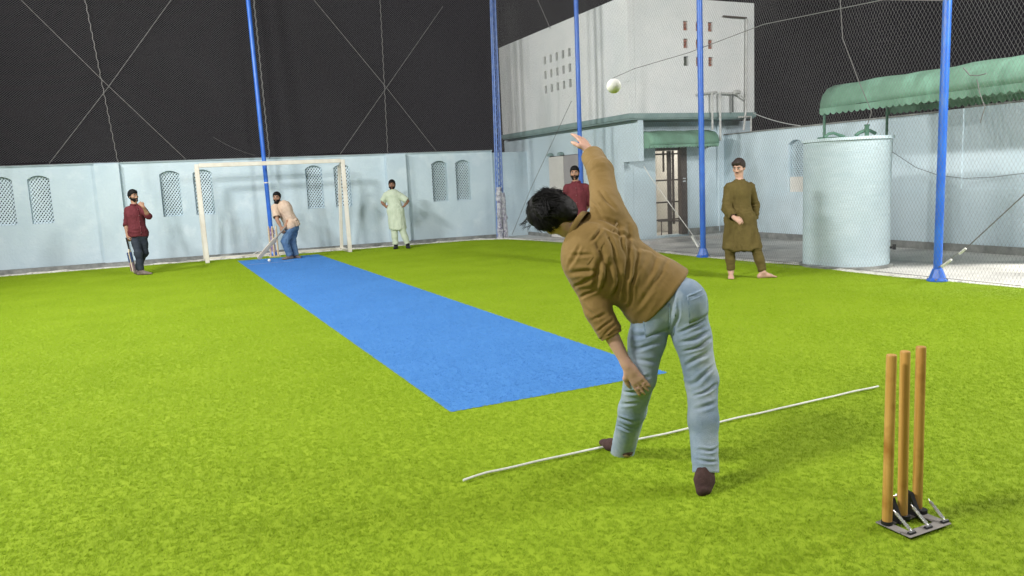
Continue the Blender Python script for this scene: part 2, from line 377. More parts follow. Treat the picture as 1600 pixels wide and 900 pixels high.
def arch_fill(b, o, U, N, s0, s1, zs, zt, th):
    """two spandrels that turn the top of a rectangular hole into a segmental arch (springs at zs, crown at zt)"""
    o, U, N = Vector(o), Vector(U), Vector(N)
    P = lambda s, z: o+U*s+Vector((0, 0, z))-N*.0015
    n = 8; m_ = (s0+s1)/2
    arc = [(lerp(s0, s1, k/n), zs+(zt-zs)*(1-((2*k/n-1)**2))) for k in range(n+1)]
    left = [P(s, z) for s, z in arc[:n//2+1]]+[P(s0, zt)]
    right = [P(s, z) for s, z in arc[n//2:]]+[P(s1, zt)]
    for poly in (left, right):
        # fan of thin prisms keeps faces convex
        corner = poly[-1]
        for i in range(len(poly)-2):
            if (poly[i]-corner).cross(poly[i+1]-corner).length < 1e-7: continue
            b.prism([corner, poly[i], poly[i+1]], -N*(th-.003))
def jali(o, U, N, s0, s1, z0, zs, zt, depth, parent, m, px=.066, pz=.088):
    """pierced screen of crossing diagonal strips, set back in the opening"""
    o, U, N = Vector(o), Vector(U).normalized(), Vector(N).normalized()
    b = MB(); W = s1-s0; H = zt-z0; Z = Vector((0, 0, 1))
    org = o+U*s0+Z*z0-N*depth
    hw = .0135
    def strip(p, q, off):
        d = (q-p); L = d.length
        if L < .02: return
        d.normalize(); pr = d.cross(N).normalized()
        b.obox(p-pr*hw-N*off, d*L, pr*hw*2, -N*.014)
    sl = pz/px
    for sgn in (1, -1):
        for k in range(-40, 60):
            c = k*pz        # line z = sgn*sl*s + c
            pts = []
            for s in (0, W):
                z = sgn*sl*s+c
                if 0 <= z <= H: pts.append((s, z))
            for z in (0, H):
                s = (z-c)/(sgn*sl)
                if 0 < s < W: pts.append((s, z))
            if len(pts) >= 2:
                pts.sort(); a, e = pts[0], pts[-1]
                strip(org+U*a[0]+Z*a[1], org+U*e[0]+Z*e[1], 0 if sgn > 0 else .016)
    fr = MB()
    fw_ = .03
    fr.obox(org-N*.032, U*fw_, Z*H, -N*.02); fr.obox(org+U*(W-fw_)-N*.032, U*fw_, Z*H, -N*.02)
    fr.obox(org+U*fw_-N*.032, U*(W-2*fw_), Z*fw_, -N*.02); fr.obox(org+U*fw_+Z*(H-.05)-N*.032, U*(W-2*fw_), Z*.05, -N*.02)
    w_ = empty('window', tuple(org)); w_.parent = parent
    w_.matrix_parent_inverse = parent_world(parent).inverted()
    def lk(mb, nm):
        me = mb.mesh(nm); ob = bpy.data.objects.new(nm, me); COL.objects.link(ob); me.materials.append(m); ob.parent = w_; ob.matrix_parent_inverse = Matrix.Translation(org).inverted(); return ob
    lk(b, 'lattice_screen'); lk(fr, 'frame')

# ------------------------------------------------------------------ back wall
WA = Vector((-3, 20.1, 0)); WU = Vector((11, -.9, 0)).normalized(); WN = Vector((WU.y, -WU.x, 0))
bw = empty('boundary_wall', tuple(WA), 0, 'long pale blue rendered wall behind the goal, with arched pierced windows', 'wall')
wins = [(-3.05, -2.63), (-2.34, -1.92), (-.05, .38), (.67, 1.10), (3.34, 3.77), (4.06, 4.48), (6.64, 7.05), (7.33, 7.74), (9.86, 10.28), (10.51, 10.92)]
b = MB(); TH = .23
slab_holes(b, WA, WU, WN, -5.2, 11.55, -.05, 2.31, [(a, c, 1.05, 2.11) for a, c in wins], TH)
for a, c in wins: arch_fill(b, WA, WU, WN, a, c, 2.03, 2.11, TH)
b.build('wall_face', m_wall, bw)
b = MB(); slab_holes(b, WA-WN*.14, WU, WN, 11.55, 12.75, -.05, 2.28, [], .23); b.build('recessed_wall', m_wall, bw)
MB().obox(WA+WU*-5.2+WN*.03+Vector((0, 0, 2.312)), WU*16.75, -WN*.29, Vector((0, 0, .035))).build('coping', m_wall, bw)
for s in (-4.32, 2.03, 8.66):
    MB().obox(WA+WU*s+Vector((0, 0, -.05)), WU*.5, WN*.13, Vector((0, 0, 2.362))).build('pilaster', m_wall, bw)
MB().obox(WA+WU*-5.2+WN*.002+Vector((0, 0, -.05)), WU*16.75, WN*.17, Vector((0, 0, .13))).build('plinth', m_plinth, bw)
for a, c in wins: jali(WA, WU, WN, a, c, 1.05, 2.03, 2.11, .085, bw, m_wall2)

# ------------------------------------------------------------------ pavilion building
XB = 9.59; YS = 14.45; ZB = 2.72
bl = empty('pavilion_building', (XB, YS, 0), 0, 'two storey pale block with green band, small vent holes and a jutting upper floor', 'building')
b = MB()
slab_holes(b, (XB, YS, 0), (0, 1, 0), (-1, 0, 0), 0, 6.2, -.05, 2.66, [(1.75, 3.42, -.05, 2.08)], .24)
b.build('lower_wall', m_wall2, bl)
MB().box((XB, 13.88, 1.80), (XB+.14, YS-.002, 2.66)).build('bright_patch_fin', m_wall2, bl)  # added fin, shaped to outline the bright patch at the wall corner
b = MB(); slab_holes(b, (XB+.245, YS, 0), (1, 0, 0), (0, -1, 0), 0, 3.4, -.05, 2.66, [(.60, 1.46, .10, 2.09)], .22); b.build('front_wall', m_wall2, bl)
# upper storey
XU = XB-.22; YU = 13.85
b = MB(); vh = []
for i in range(5):
    for j in range(3): vh.append((16.30-YU+i*.31-.055, 16.30-YU+i*.31+.055, 3.64+j*.355, 3.64+j*.355+.19))
slab_holes(b, (XU, YU, 0), (0, 1, 0), (-1, 0, 0), 0, 6.40, 2.78, 5.20, vh, .16); b.build('upper_side_wall', m_white, bl)
for q in vh:
    f = MB().obox((XU+.045, YU+q[0]+.004, q[2]+.004), (.1, 0, 0), (0, q[1]-q[0]-.008, 0), (0, 0, q[3]-q[2]-.008)); f.build('vent_shade_plug', m_dark, bl)  # dark plug in each opening, coloured as the shade inside it
b = MB(); vs_ = []
for i in range(3):
    for j in range(3): vs_.append((10.86-XU+i*.335-.062, 10.86-XU+i*.335+.062, 3.80+j*.37, 3.80+j*.37+.20))
vs_ = [(a-.164, c-.164, d, e) for a, c, d, e in vs_]
slab_holes(b, (XU+.164, YU, 0), (1, 0, 0), (0, -1, 0), 0, 3.24, 2.78, 5.20, vs_, .16); b.build('upper_front_wall', m_white, bl)
for k, q in enumerate(vs_):
    x0 = XU+.164+q[0]
    f = MB(); zz = q[2]+.004; h_ = (q[3]-q[2]-.008); w_ = q[1]-q[0]-.008
    if k in (0,): f.box((x0+.004, YU+.07, zz), (x0+.004+w_, YU+.15, zz+h_)); f.build('vent_shade_plug', m_dark, bl)
    else:
        for r_ in range(3): f.box((x0+.004, YU+.05+.012*(r_ % 2), zz+h_*r_/3+.004), (x0+.004+w_, YU+.15, zz+h_*(r_+1)/3-.006))
        f.build('terracotta_block', m_terra, bl)
MB().box((XU+.165, YU+.165, 5.0), (XU+3.255, YU+6.235, 5.12)).build('roof_slab', m_white, bl)
MB().box((XU+.0, YU+.0, 2.67), (XU+3.40, YU+6.40, 2.775)).build('floor_slab', m_band, bl)
b = MB().box((XU-.03, YU-.03, 2.70), (XU-.002, YU+6.43, 2.80)).box((XU-.001, YU-.03, 2.70), (XU+3.43, YU-.002, 2.80)); b.build('band', m_band, bl)
MB().box((XU+3.26, YU+.165, 2.78), (XU+3.40, YU+6.4, 5.2)).build('upper_far_wall', m_white, bl)
MB().box((XU+.165, YU+6.24, 2.78), (XU+3.25, YU+6.4, 5.2)).build('upper_end_wall', m_white, bl)
MB().box((XB+3.25, YS+.225, 0), (XB+3.45, YS+6, 2.66)).build('lower_far_wall', m_wall2, bl)
# plinth, step
MB().box((XB-.06, YS, -.05), (XB-.002, YS+1.73, .07)).build('plinth', m_plinth, bl)
MB().box((XB-.06, YS+3.44, -.05), (XB-.002, YS+6.0, .07)).build('plinth', m_plinth, bl)
MB().box((XB+.25, YS-.55, -.05), (XB+2.7, YS-.07, .06)).build('door_step', m_conc, bl)
MB().box((XB+1.75, YS-.06, .061), (XB+3.0, YS-.002, .22)).build('plinth', m_plinth, bl)
# bright room seen through the doorway
ro = MB().box((XB+.30, YS+2.3, .02), (XB+2.6, YS+2.38, 2.5)).box((XB+.30, YS+.25, .02), (XB+.36, YS+2.29, 2.5)).box((XB+2.54, YS+.25, .02), (XB+2.6, YS+2.29, 2.5)).box((XB+.30, YS+.25, 2.51), (XB+2.6, YS+2.38, 2.58))
ro.build('room_wall', m_beige, bl)
MB().box((XB+.30, YS+.02, -.05), (XB+2.6, YS+2.38, .01)).build('room_floor', m_conc, bl)
l = bpy.data.lights.new('room_lamp', 'POINT'); l.energy = 26; l.shadow_soft_size = .12; l.color = (1, .95, .88)
lo = bpy.data.objects.new('room_lamp', l); COL.objects.link(lo); lo.location = (XB+1.5, YS+1.3, 2.3)
# double gate in the side wall: grey leaf with beige post
MB().box((XB-.05, 17.10, 0), (XB-.005, 17.86, 2.06)).build('gate_post', m_beige, bl)
gt = MB().box((XB-.04, 16.22, .02), (XB+.0, 17.095, 2.05)); gt.build('gate_leaf', m_grey, bl)
MB().box((XB+.01, 16.22, .0), (XB+.05, 17.86, 2.07)).build('gate_backing', m_grey, bl)
for y in (17.75, 17.2):
    b = MB(); pts = [(XB-.10, y+.11*math.cos(a), 2.085+.08*math.sin(a)) for a in [math.pi*k/8 for k in range(9)]]
    b.prism(pts, (.08, 0, 0)); b.build('gate_cap', m_band, bl)

# steel grille door standing open in the doorway
gd = empty('grille_door', (10.6, YS-.02, .1), 0, 'dark brown steel grille door standing in the doorway under the small awning', 'door')
x0, x1 = XB+.245+.60, XB+.245+1.46
MB().box((x1-.17, YS-.03, .10), (x1-.005, YS+.10, 2.09)).build('jamb', m_steel, gd)
MB().box((x0+.004, YS+.02, 2.02), (x1-.18, YS+.08, 2.085)).build('head', m_steel, gd)
for nm, xa, wd_ in (('stile', x0+.36, .10), ('stile', x0+.50, .04), ('stile', x0+.24, .03)):
    zlo = .12 if wd_ > .05 else .35
    if xa == x0+.24: zlo = 1.55
    MB().box((xa, YS+.03, zlo), (xa+wd_, YS+.07, 2.015)).build(nm, m_steel, gd)
for z in (.44, .84, 1.34, 1.93):
    MB().box((x0+.02, YS+.072, z), (x1-.18, YS+.10, z+.035)).build('rail', m_steel, gd)
MB().tube([(x0+.04, YS-.02, .45), (x0+.62, YS-.10, .42)], .02, 6).tube([(x0+.12, YS-.02, .45), (x0+.12, YS-.02, .12)], .012, 6).build('lower_bar', m_steel, gd)
MB().box((x1-.14, YS-.05, 1.30), (x1-.06, YS-.032, 1.33)).box((x1-.14, YS-.05, 1.37), (x1-.06, YS-.032, 1.39)).build('hinge', m_chrome, gd)

# awnings ------------------------------------------------------------
def awning(name, o, A, Bv, L, prof, zval, zhem, nsc, label, caps=True, ribs=0):
    """o: world origin, A: unit along, Bv: unit outward; prof: list of (out, z)"""
    o, A, Bv = Vector(o), Vector(A), Vector(Bv)
    e = empty(name, tuple(o), 0, label, 'awning')
    n = max(12, int(L/.25)); b = MB(); vs = []; fs = []
    for i in range(n+1):
        s = L*i/n; sag = .008*math.sin(i*2.1)+.006*math.sin(i*5.3)
        for (q, z) in prof: vs.append(o+A*s+Bv*(q+sag*.6)+Vector((0, 0, z+sag)))
    k = len(prof)
    for i in range(n):
        for j in range(k-1): fs.append((i*k+j, i*k+j+1, (i+1)*k+j+1, (i+1)*k+j))
    b.add(vs, fs); ob = b.build('cover', m_green, e, True)
    md = ob.modifiers.new('thickness', 'SOLIDIFY'); md.thickness = .012; md.offset = -1
    def valance(qo, z1, z0, a0, L_, dirv, org):
        b = MB(); N = max(2, int(round(L_/nsc))); sub = 6
        top = []; bot = []
        for i in range(N*sub+1):
            s = L_*i/(N*sub); ph = (i % sub)/sub
            z = z0+.035*(1-math.sin(math.pi*ph)) if i % sub else z0+.035
            wv = .01*math.sin(s*9)
            top.append(org+dirv*s+Vector((0, 0, z1))); bot.append(org+dirv*s+Bv*wv+Vector((0, 0, z)))
        m_ = len(top); b.add(top+bot, [(i, i+1, m_+i+1, m_+i) for i in range(m_-1)])
        ob = b.build('valance', m_green, e); md = ob.modifiers.new('thickness', 'SOLIDIFY'); md.thickness = .006
    valance(0, zval, zhem, 0, L, A, o+Bv*(prof[0][0]+.004))
    if prof[-1][1] < zval+.2 and prof[-1][0] < -.5: valance(0, zval, zhem, 0, L, A, o+Bv*(prof[-1][0]-.004))
    if caps:
        for s in (0, L):
            b = MB(); pl = [o+A*s+Bv*q+Vector((0, 0, z)) for q, z in prof]
            pl.append(o+A*s+Bv*prof[-1][0]+Vector((0, 0, zval))) if prof[-1][1] > zval+.02 else None
            b.prism([p for p in pl if p is not None], A*(.01 if s == 0 else -.01)); b.build('end_panel', m_green, e)
            if name == 'door_awning': valance(0, zval, zhem, 0, prof[0][0]-prof[-1][0], Bv*-1, o+A*s+Bv*prof[0][0])
    return e
pr = [(.75, 2.12), (.755, 2.2), (.72, 2.29), (.62, 2.37), (.42, 2.42), (.2, 2.435), (0, 2.44)]
awning('door_awning', (9.74, YS-.01, 0), (1, 0, 0), (0, -1, 0), 1.86, pr, 2.12, 2.05, .085, 'small green barrel awning with scalloped hem over the doorway')
pr = [(0, 2.43), (-.01, 2.52), (-.06, 2.64), (-.16, 2.74), (-.32, 2.80), (-.7, 2.83), (-1.2, 2.80), (-1.36, 2.74), (-1.46, 2.64), (-1.50, 2.52), (-1.51, 2.43)]
cn = awning('long_canopy', (9.86, .5, 0), (0, 1, 0), (-1, 0, 0), 8.72, pr, 2.43, 2.32, .112, 'long green barrel canopy with scalloped hem along the right edge, above the tank', caps=False)
for (x, y, z0) in ((9.90, 9.16, 1.96), (11.33, 9.16, 0), (11.33, 4.8, 0), (11.33, .8, 0), (9.90, .8, 0)):
    MB().tube([(x, y, z0), (x, y, 2.5)], .022, 8).build('post', m_greend, cn, True)
for y in (9.16, 6.2, 3.4, .8):
    MB().tube([(9.88+(-q), y, z-.03) for q, z in pr], .014, 6).build('rib', m_greend, cn)

# ------------------------------------------------------------------ water tank
tk = empty('water_tank', (9.68, 8.52, 0), 0, 'round pale blue rendered water tank standing on the paving by the turf edge', 'tank')
b = MB(); n = 48; cx, cy, rr = 9.68, 8.52, .62; rs = random.Random(3)
zs_ = [-.03, .3, .6, .9, 1.2, 1.5, 1.88]
vs = [(cx+(rr+.004*math.sin(5*a+z*3)+.003*rs.uniform(-1, 1))*math.cos(a), cy+(rr+.004*math.sin(3*a-z*4))*math.sin(a), z) for z in zs_ for a in [2*math.pi*k/n for k in range(n)]]
fs = [(i*n+k, i*n+(k+1) % n, (i+1)*n+(k+1) % n, (i+1)*n+k) for i in range(len(zs_)-1) for k in range(n)]
b.add(vs, fs); b.build('tank_wall', m_tank, tk, True)
MB().tube([(cx, cy, 1.882), (cx, cy, 1.925)], .65, 48).build('lid', m_wall2, tk, True)
MB().tube([(cx, cy, -.011), (cx, cy, .03)], .67, 40).build('footing', m_plinth, tk)
sx, sy = cx-.02, cy-.625
MB().tube([(9.93, 7.93, .28), (9.965, 7.87, .28)], .018, 8).tube([(9.955, 7.875, .25), (9.955, 7.875, .33)], .025, 8).build('outlet_valve', m_black, tk)
ft = empty('tank_fitting', (9.6, 8.9, 1.93), 0, 'dark green iron lid frame and valve lying on top of the tank', 'iron fitting')
MB().box((9.25, 8.62, 1.927), (9.98, 8.69, 1.955)).box((9.80, 8.70, 1.927), (9.98, 9.10, 1.952)).build('frame_bar', m_greend, ft)
MB().tube([(9.30, 8.6, 1.95), (9.36, 8.58, 2.0), (9.44, 8.56, 2.01), (9.52, 8.54, 1.98), (9.6, 8.5, 1.95)], .022, 8).tube([(9.72, 8.40, 1.95), (9.76, 8.38, 1.99), (9.83, 8.33, 2.02), (9.9, 8.3, 2.02), (9.98, 8.26, 1.97)], .026, 8).build('scroll', m_greend, ft, True)
MB().tube([(9.84, 8.30, 1.93), (9.84, 8.30, 2.085)], .032, 12).tube([(9.84, 8.30, 2.086), (9.84, 8.30, 2.11)], .040, 12).build('valve', m_greend, ft, True)

# ------------------------------------------------------------------ east compound wall
XE = 12.4
ew = empty('side_wall', (XE, 9, 0), 0, 'pale blue compound wall on the right, behind the tank and the green canopy', 'wall')
b = MB(); U_ = (0, 1, 0); N_ = (-1, 0, 0)
hw = [(12.02-8.85, 12.45-8.85, 1.0, 2.09)]
slab_holes(b, (XE, 8.85, 0), U_, N_, 0, YS-.005-8.85, -.05, 2.33, hw, .24)
arch_fill(b, (XE, 8.85, 0), U_, N_, hw[0][0], hw[0][1], 2.0, 2.09, .24); b.build('wall_face', m_wall2, ew)
jali((XE, 8.85, 0), U_, N_, hw[0][0], hw[0][1], 1.32, 2.0, 2.09, .10, ew, m_wall2)
MB().box((XE+.06, 12.03, 1.0), (XE+.15, 12.44, 1.318)).build('window_infill', m_beige, ew)
MB().box((XE-.012, 8.55, -.05), (XE+.18, 8.848, 2.36)).build('pilaster', m_wall2, ew)
MB().box((XE+.001, -3.0, -.05), (XE+.25, 8.548, 2.36)).build('wall_face', m_wall2, ew)
MB().box((XE-.018, -3.0, .10), (XE-.001, 8.548, 1.03)).build('dado', m_wall2, ew)
MB().box((XE-.018, 8.852, .10), (XE-.002, 14.2, 1.0)).build('dado', m_wall2, ew)
MB().box((XE-.10, -3.0, -.05), (XE-.0195, 14.2, .11)).build('plinth', m_plinth, ew)
MB().box((XE-.02, 8.85, 2.332), (XE+.26, YS-.01, 2.36)).box((XE+.0, -3.0, 2.362), (XE+.27, 8.548, 2.39)).build('coping', m_plinth, ew)

# cables and pipes -----------------------------------------------------
def thing_tube(name, pts, r, m, label, cat, group=None, n=6):
    o = MB().tube(pts, r, n).build(name, m, None, True); return tag(o, label, cat, group)
def sag(a, c, d, n=12):
    a, c = Vector(a), Vector(c); return [a.lerp(c, i/n)-Vector((0, 0, d*4*(i/n)*(1-i/n))) for i in range(n+1)]
thing_tube('wall_cable', [(XE-.03, 10.4, 1.95), (XE-.03, 9.98, 1.78), (XE-.03, 9.39, 1.42), (XE-.09, 8.9, 1.27), (XE-.09, 8.43, 1.21), (XE-.03, 8.0, 1.22), (XE-.03, 7.5, 1.27), (XE-.03, 6.6, 1.33), (XE-.03, 5.2, 1.45)], .0045, m_cable, 'thin dark cable hanging loosely across the right hand wall', 'cable')
thing_tube('roof_cable', sag((12.70, 13.8, 2.78), (XE+.1, 12.2, 2.37), .04), .009, m_pipe, 'pale cable running down from the upper floor to the top of the right hand wall', 'cable')
pp = empty('water_pipes', (11.8, YU-.05, 3.2), 0, 'pale plastic water pipes clipped to the right face of the upper floor', 'pipes')
yp = YU-.06
MB().tube([(11.84, yp, 4.87), (12.50, yp, 4.86)], .018, 8).build('pipe', m_steel, pp)
MB().tube([(12.50, yp, 4.83), (12.47, yp, 2.84), (12.40, yp, 2.4)], .024, 8).build('pipe', m_pipe, pp)
MB().tube([(12.24, yp-.02, 2.69), (12.60, yp-.02, 2.70), (12.60, yp-.02, 2.37)], .022, 8).build('pipe', m_pipe, pp)
MB().tube([(11.10, yp-.03, 3.19), (11.62, yp-.03, 3.24)], .024, 8).build('pipe', m_pipe, pp)
MB().tube([(11.70, yp-.03, 3.22), (12.22, yp-.03, 3.20)], .024, 8).build('pipe', m_pipe, pp)
MB().tube([(11.47, yp-.05, 3.22), (11.47, yp-.05, 2.42)], .024, 8).build('pipe', m_pipe, pp)
MB().tube([(11.69, yp-.05, 3.22), (11.69, yp-.05, 2.2), (11.69, YS-.08, 2.0), (11.69, YS-.08, .2)], .026, 8).build('pipe', m_pipe, pp)
MB().tube([(12.05, yp-.04, 3.2), (12.05, yp-.04, 2.8)], .024, 8).build('pipe', m_cable, pp)
MB().tube([(12.20, yp-.04, 3.20), (12.44, yp-.04, 3.08)], .018, 8).tube([(12.10, yp-.06, 3.24), (12.24, yp-.06, 3.24)], .045, 8).build('elbow', m_pipe, pp)
MB().tube([(12.2, YS-.03, 2.6), (12.2, YS-.03, .1)], .035, 8).build('drain_pipe', m_wall2, pp)

# ------------------------------------------------------------------ poles
def pole(name, foot, top, r, label, group):
    e = empty(name, tuple(foot), 0, label, 'pole', group)
    f, t = Vector(foot), Vector(top)
    MB().tube([f+Vector((0, 0, .02)), t], r, 16).build('shaft', m_pole, e, True)
    b = MB(); b.tube([f+Vector((0, 0, .004)), f+Vector((0, 0, .02)), f.lerp(t, .004)+Vector((0, 0, .02)), f.lerp(t, .024), f.lerp(t, .025)], [.125, .125, .10, r+.010, r+.002], 8); b.build('flared_foot', m_pole, e)
    for k in range(4):
        a = k*math.pi/2+.5; q = f+Vector((.108*math.cos(a), .108*math.sin(a), .021)); MB().tube([q, q+Vector((0, 0, .02))], .012, 6).build('anchor_bolt', m_metal, e)
    return e
G = 'blue net poles beside the turf'
pE = pole('net_pole', (9.05, 6.52, 0), (9.07, 6.50, 6.6), .051, 'blue net pole standing in front of the long green canopy, right of the tank', G)
pD = pole('net_pole', (8.93, 10.98, 0), (8.90, 10.98, 6.6), .050, 'blue net pole in front of the small awning, left of the man in brown', G)
pC = pole('net_pole', (8.76, 14.93, 0), (8.76, 14.86, 6.6), .050, 'blue net pole rising behind the raised hand, across the pale building', G)
pA = pole('net_pole', (2.62, 19.08, 0), (2.57, 19.12, 6.6), .050, 'leaning blue net pole directly behind the goal and the batter', G)
def crumple(parent, foot, top, r, m, seed, name='wrapping'):
    rs = np.random.RandomState(seed); n, k = 14, 26; vs = []; fs = []
    f, t = Vector(foot), Vector(top)
    for i in range(k):
        c = f.lerp(t, i/(k-1))
        for j in range(n):
            a = 2*math.pi*j/n; q = r*(1+.22*rs.normal()*(.5+.5*math.sin(i*.7))); vs.append((c.x+q*math.cos(a), c.y+q*math.sin(a), c.z))
    for i in range(k-1):
        for j in range(n): fs.append((i*n+j, i*n+(j+1) % n, (i+1)*n+(j+1) % n, (i+1)*n+j))
    MB().add(vs, fs).build(name, m, parent)
MB().tube([(2.604, 19.09, 1.72), (2.604, 19.09, 1.745)], .054, 14).build('tape_band', m_goal, pA, True)
crumple(pA, (2.62, 19.06, .02), (2.61, 19.08, .66), .068, m_wrap2, 2)
# lattice mast in the corner
lm = empty('lattice_mast', (8.42, 18.62, 0), 0, 'blue lattice mast in the far corner with crumpled film wrapped round its foot', 'mast')
hx = .058; lo_, hi_ = Vector((8.42, 18.62, 0)), Vector((8.52, 18.62, 6.6))
for a, c in ((-1, -1), (1, -1), (1, 1), (-1, 1)):
    MB().tube([lo_+Vector((a*hx*1.2, c*hx*1.2, 0)), hi_+Vector((a*hx*.75, c*hx*.75, 0))], .021, 6).build('chord', m_lattice, lm)
b = MB()
for i in range(44):
    z0 = i*.15; z1 = z0+.15; w0 = hx*(1.2-.45*z0/6.6); o0 = lo_.lerp(hi_, z0/6.6); o1 = lo_.lerp(hi_, z1/6.6)
    for (a, c), (d, e) in (((-1, -1), (1, -1)), ((1, -1), (1, 1)), ((1, 1), (-1, 1)), ((-1, 1), (-1, -1))):
        b.tube([Vector((o0.x+a*w0, o0.y+c*w0, z0)), Vector((o1.x+d*w0, o1.y+e*w0, z1))], .009, 4)
ob = b.build('lacing_bars', m_lattice, lm); ob['kind'] = 'stuff'
crumple(lm, (8.35, 18.52, .0), (8.39, 18.54, 1.35), .065, m_wrap, 8)
crumple(lm, (8.52, 18.52, .0), (8.48, 18.54, 1.2), .07, m_wrap, 11)

# ------------------------------------------------------------------ nets: real threads
def net(name, org, U, V, W, H, pu, pv, r, amp, seed, label, nrm, cat='net'):
    org, U, V, nrm = np.array(org, float), np.array(U, float), np.array(V, float), np.array(nrm, float)
    rs = np.random.RandomState(seed); ph = rs.rand(6)*6.28
    def warp(s, t):
        d = amp*(np.sin(s*.9+ph[0])*np.sin(t*.8+ph[1])+.5*np.sin(s*2.3+t*1.1+ph[2])+.3*np.sin(s*4.1-t*2.2+ph[3]))
        ds = .02*np.sin(s*1.3+t*1.7+ph[4])+.012*np.sin(t*4+ph[5]+s*3); dt = .025*np.sin(s*1.9+ph[3])-.02*np.sin(t*2.4+s+ph[1])
        return org+U*(s+ds)[:, None]+V*(t+dt)[:, None]+nrm*d[:, None]
    VV = []; FF = []; base = 0
    sl = pv/pu
    for sgn in (1, -1):
        cmin = 0 if sgn > 0 else 0
        rng = np.arange(-sl*W, H, pv) if sgn > 0 else np.arange(0, H+sl*W, pv)
        for c in rng:
            # t = sgn*sl*s + c
            s0, s1 = 0., W
            if sgn > 0: s0 = max(0, (0-c)/sl); s1 = min(W, (H-c)/sl)
            else: s0 = max(0, (c-H)/sl); s1 = min(W, c/sl)
            if s1-s0 < .02: continue
            L = (s1-s0)*math.sqrt(1+sl*sl); n = max(2, int(L/.45)+1)
            s = np.linspace(s0, s1, n); t = sgn*sl*s+c; P = warp(s, t)
            d = (U+V*sgn*sl); d /= np.linalg.norm(d); q = np.cross(d, nrm)
            offs = [nrm*r, -.5*nrm*r+.87*q*r, -.5*nrm*r-.87*q*r]
            X = np.stack([P+o for o in offs], 1).reshape(-1, 3); VV.append(X)
            i = np.arange(n-1)*3+base
            for k in range(3):
                k2 = (k+1) % 3; FF.append(np.stack([i+k, i+k2, i+3+k2, i+3+k], 1))
            base += 3*n
    X = np.concatenate(VV); F = np.concatenate(FF); nf = len(F)
    me = bpy.data.meshes.new(name); me.vertices.add(len(X)); me.vertices.foreach_set('co', X.ravel())
    me.loops.add(4*nf); me.loops.foreach_set('vertex_index', F.ravel()); me.polygons.add(nf); me.polygons.foreach_set('loop_start', np.arange(nf)*4); me.update()
    e = empty(name, tuple(org), 0, label, cat)
    o = link('mesh_threads', me, m_net if name == 'back_net' else m_net2, e); o['kind'] = 'stuff'
    return e
WUa = np.array(WU); WNa = np.array(WN)
o_ = np.array(WA)-WNa*.02+WUa*-5.0; o_[2] = 2.36
nb = net('back_net', o_, WUa, (0, 0, 1), 16.9, 4.3, .058, .046, .0026, .05, 3, 'tall dark net hung above the wall behind the goal', WNa)
ns = net('side_net', (9.08, .0, .04), (-.035, 1, 0), (0, 0, 1), 18.6, 6.4, .046, .088, .0011, .05, 5, 'tall side net hung between the blue poles on the right', (-1, -.03, 0))
WP = lambda s, z, d=.06: WA+WU*s+WN*d+Vector((0, 0, z))
def rope(e, pts, r, m=None, name='rope'): MB().tube(pts, r, 6).build(name, m or m_rope, e)
def twisted(e, a, c, r, name='lacing_rope'):
    a, c = Vector(a), Vector(c); L = (c-a).length; n = int(L/.06); t = (c-a).normalized(); q = t.cross(Vector(WN)).normalized(); w_ = Vector(WN)
    MB().tube([a.lerp(c, i/n)+q*(.012*math.sin(i*1.9))+w_*(.012*math.cos(i*1.9)) for i in range(n+1)], r, 5).build(name, m_rope, e)
rope(nb, [WP(1.0, 5.86), WP(2.45, 4.1), WP(3.95, 2.36)], .007); rope(nb, [WP(4.0, 5.95), WP(2.50, 4.0, .08), WP(1.15, 2.36)], .007)
rope(nb, [WP(7.1, 6.15), WP(8.8, 3.98), WP(10.0, 2.36)], .007); rope(nb, [WP(10.4, 6.0), WP(8.8, 3.98, .08), WP(7.52, 2.36)], .007)
twisted(nb, WP(2.2, 6.5), WP(2.52, 2.33), .011); twisted(nb, WP(8.8, 6.5), WP(8.72, 2.33), .009)
rope(nb, [WP(-2.4, 4.0), WP(-3.9, 5.9)], .007); rope(nb, [WP(-4.0, 2.4), WP(-2.4, 4.0), WP(-.6, 6.2)], .010)
twisted(nb, (2.70, 19.14, 6.4), (2.74, 19.14, 2.3), .016)
rope(nb, sag(WP(4.6, 2.85), WP(5.5, 2.40), .05), .003); 
rope(nb, [WP(-5.2, 2.34), WP(11.5, 2.34)], .005)
ceil = thing_tube('ceiling_rope', [(9.3, 18.6, 6.6), (9.3, 17.66, 5.93), (9.32, 17.1, 5.14)], .010, m_rope, 'pale rope running down onto the roof edge of the building', 'rope')
rope(ns, [(9.0, 13.9, 3.52), (9.0, 13.1, 3.6), (9.0, 11.4, 3.63), (9.0, 9.55, 3.76), (9.0, 7.37, 3.65), (9.02, 6.5, 3.45), (9.02, 4, 3.7)], .006, m_net2)
rope(ns, [(9.02, 8.2, 6.4), (9.02, 8.1, 3.9), (9.02, 8.04, 3.28), (9.0, 7.74, 2.66), (9.0, 7.52, 2.22), (8.98, 7.60, 1.98)], .006)
MB().tube([(8.98, 7.58, 2.06), (8.98, 7.60, 1.97)], .022, 6).build('knot', m_greend, ns)
rope(ns, [(9.02, 6.25, 2.62), (9.0, 6.15, 2.52), (9.0, 6.05, 2.5), (9.0, 5.95, 2.51)], .007); rope(ns, [(9.0, 6.06, 2.46), (9.0, 6.02, 2.3), (9.0, 5.95, 2.12), (9.0, 6.0, 1.95)], .006)
rope(ns, [(9.02, 6.52, .16), (9.02, 6.09, .49), (9.02, 5.5, 1.07), (9.04, 4.0, 2.5)], .007, m_rope, 'brace_rope')
rope(ns, [(9.0, 6.43, .20), (9.0, 6.30, .30)], .018, m_ropew, 'rope_tie'); rope(ns, [(9.0, 6.2, .38), (9.0, 6.12, .45)], .016, m_ropew, 'rope_tie')
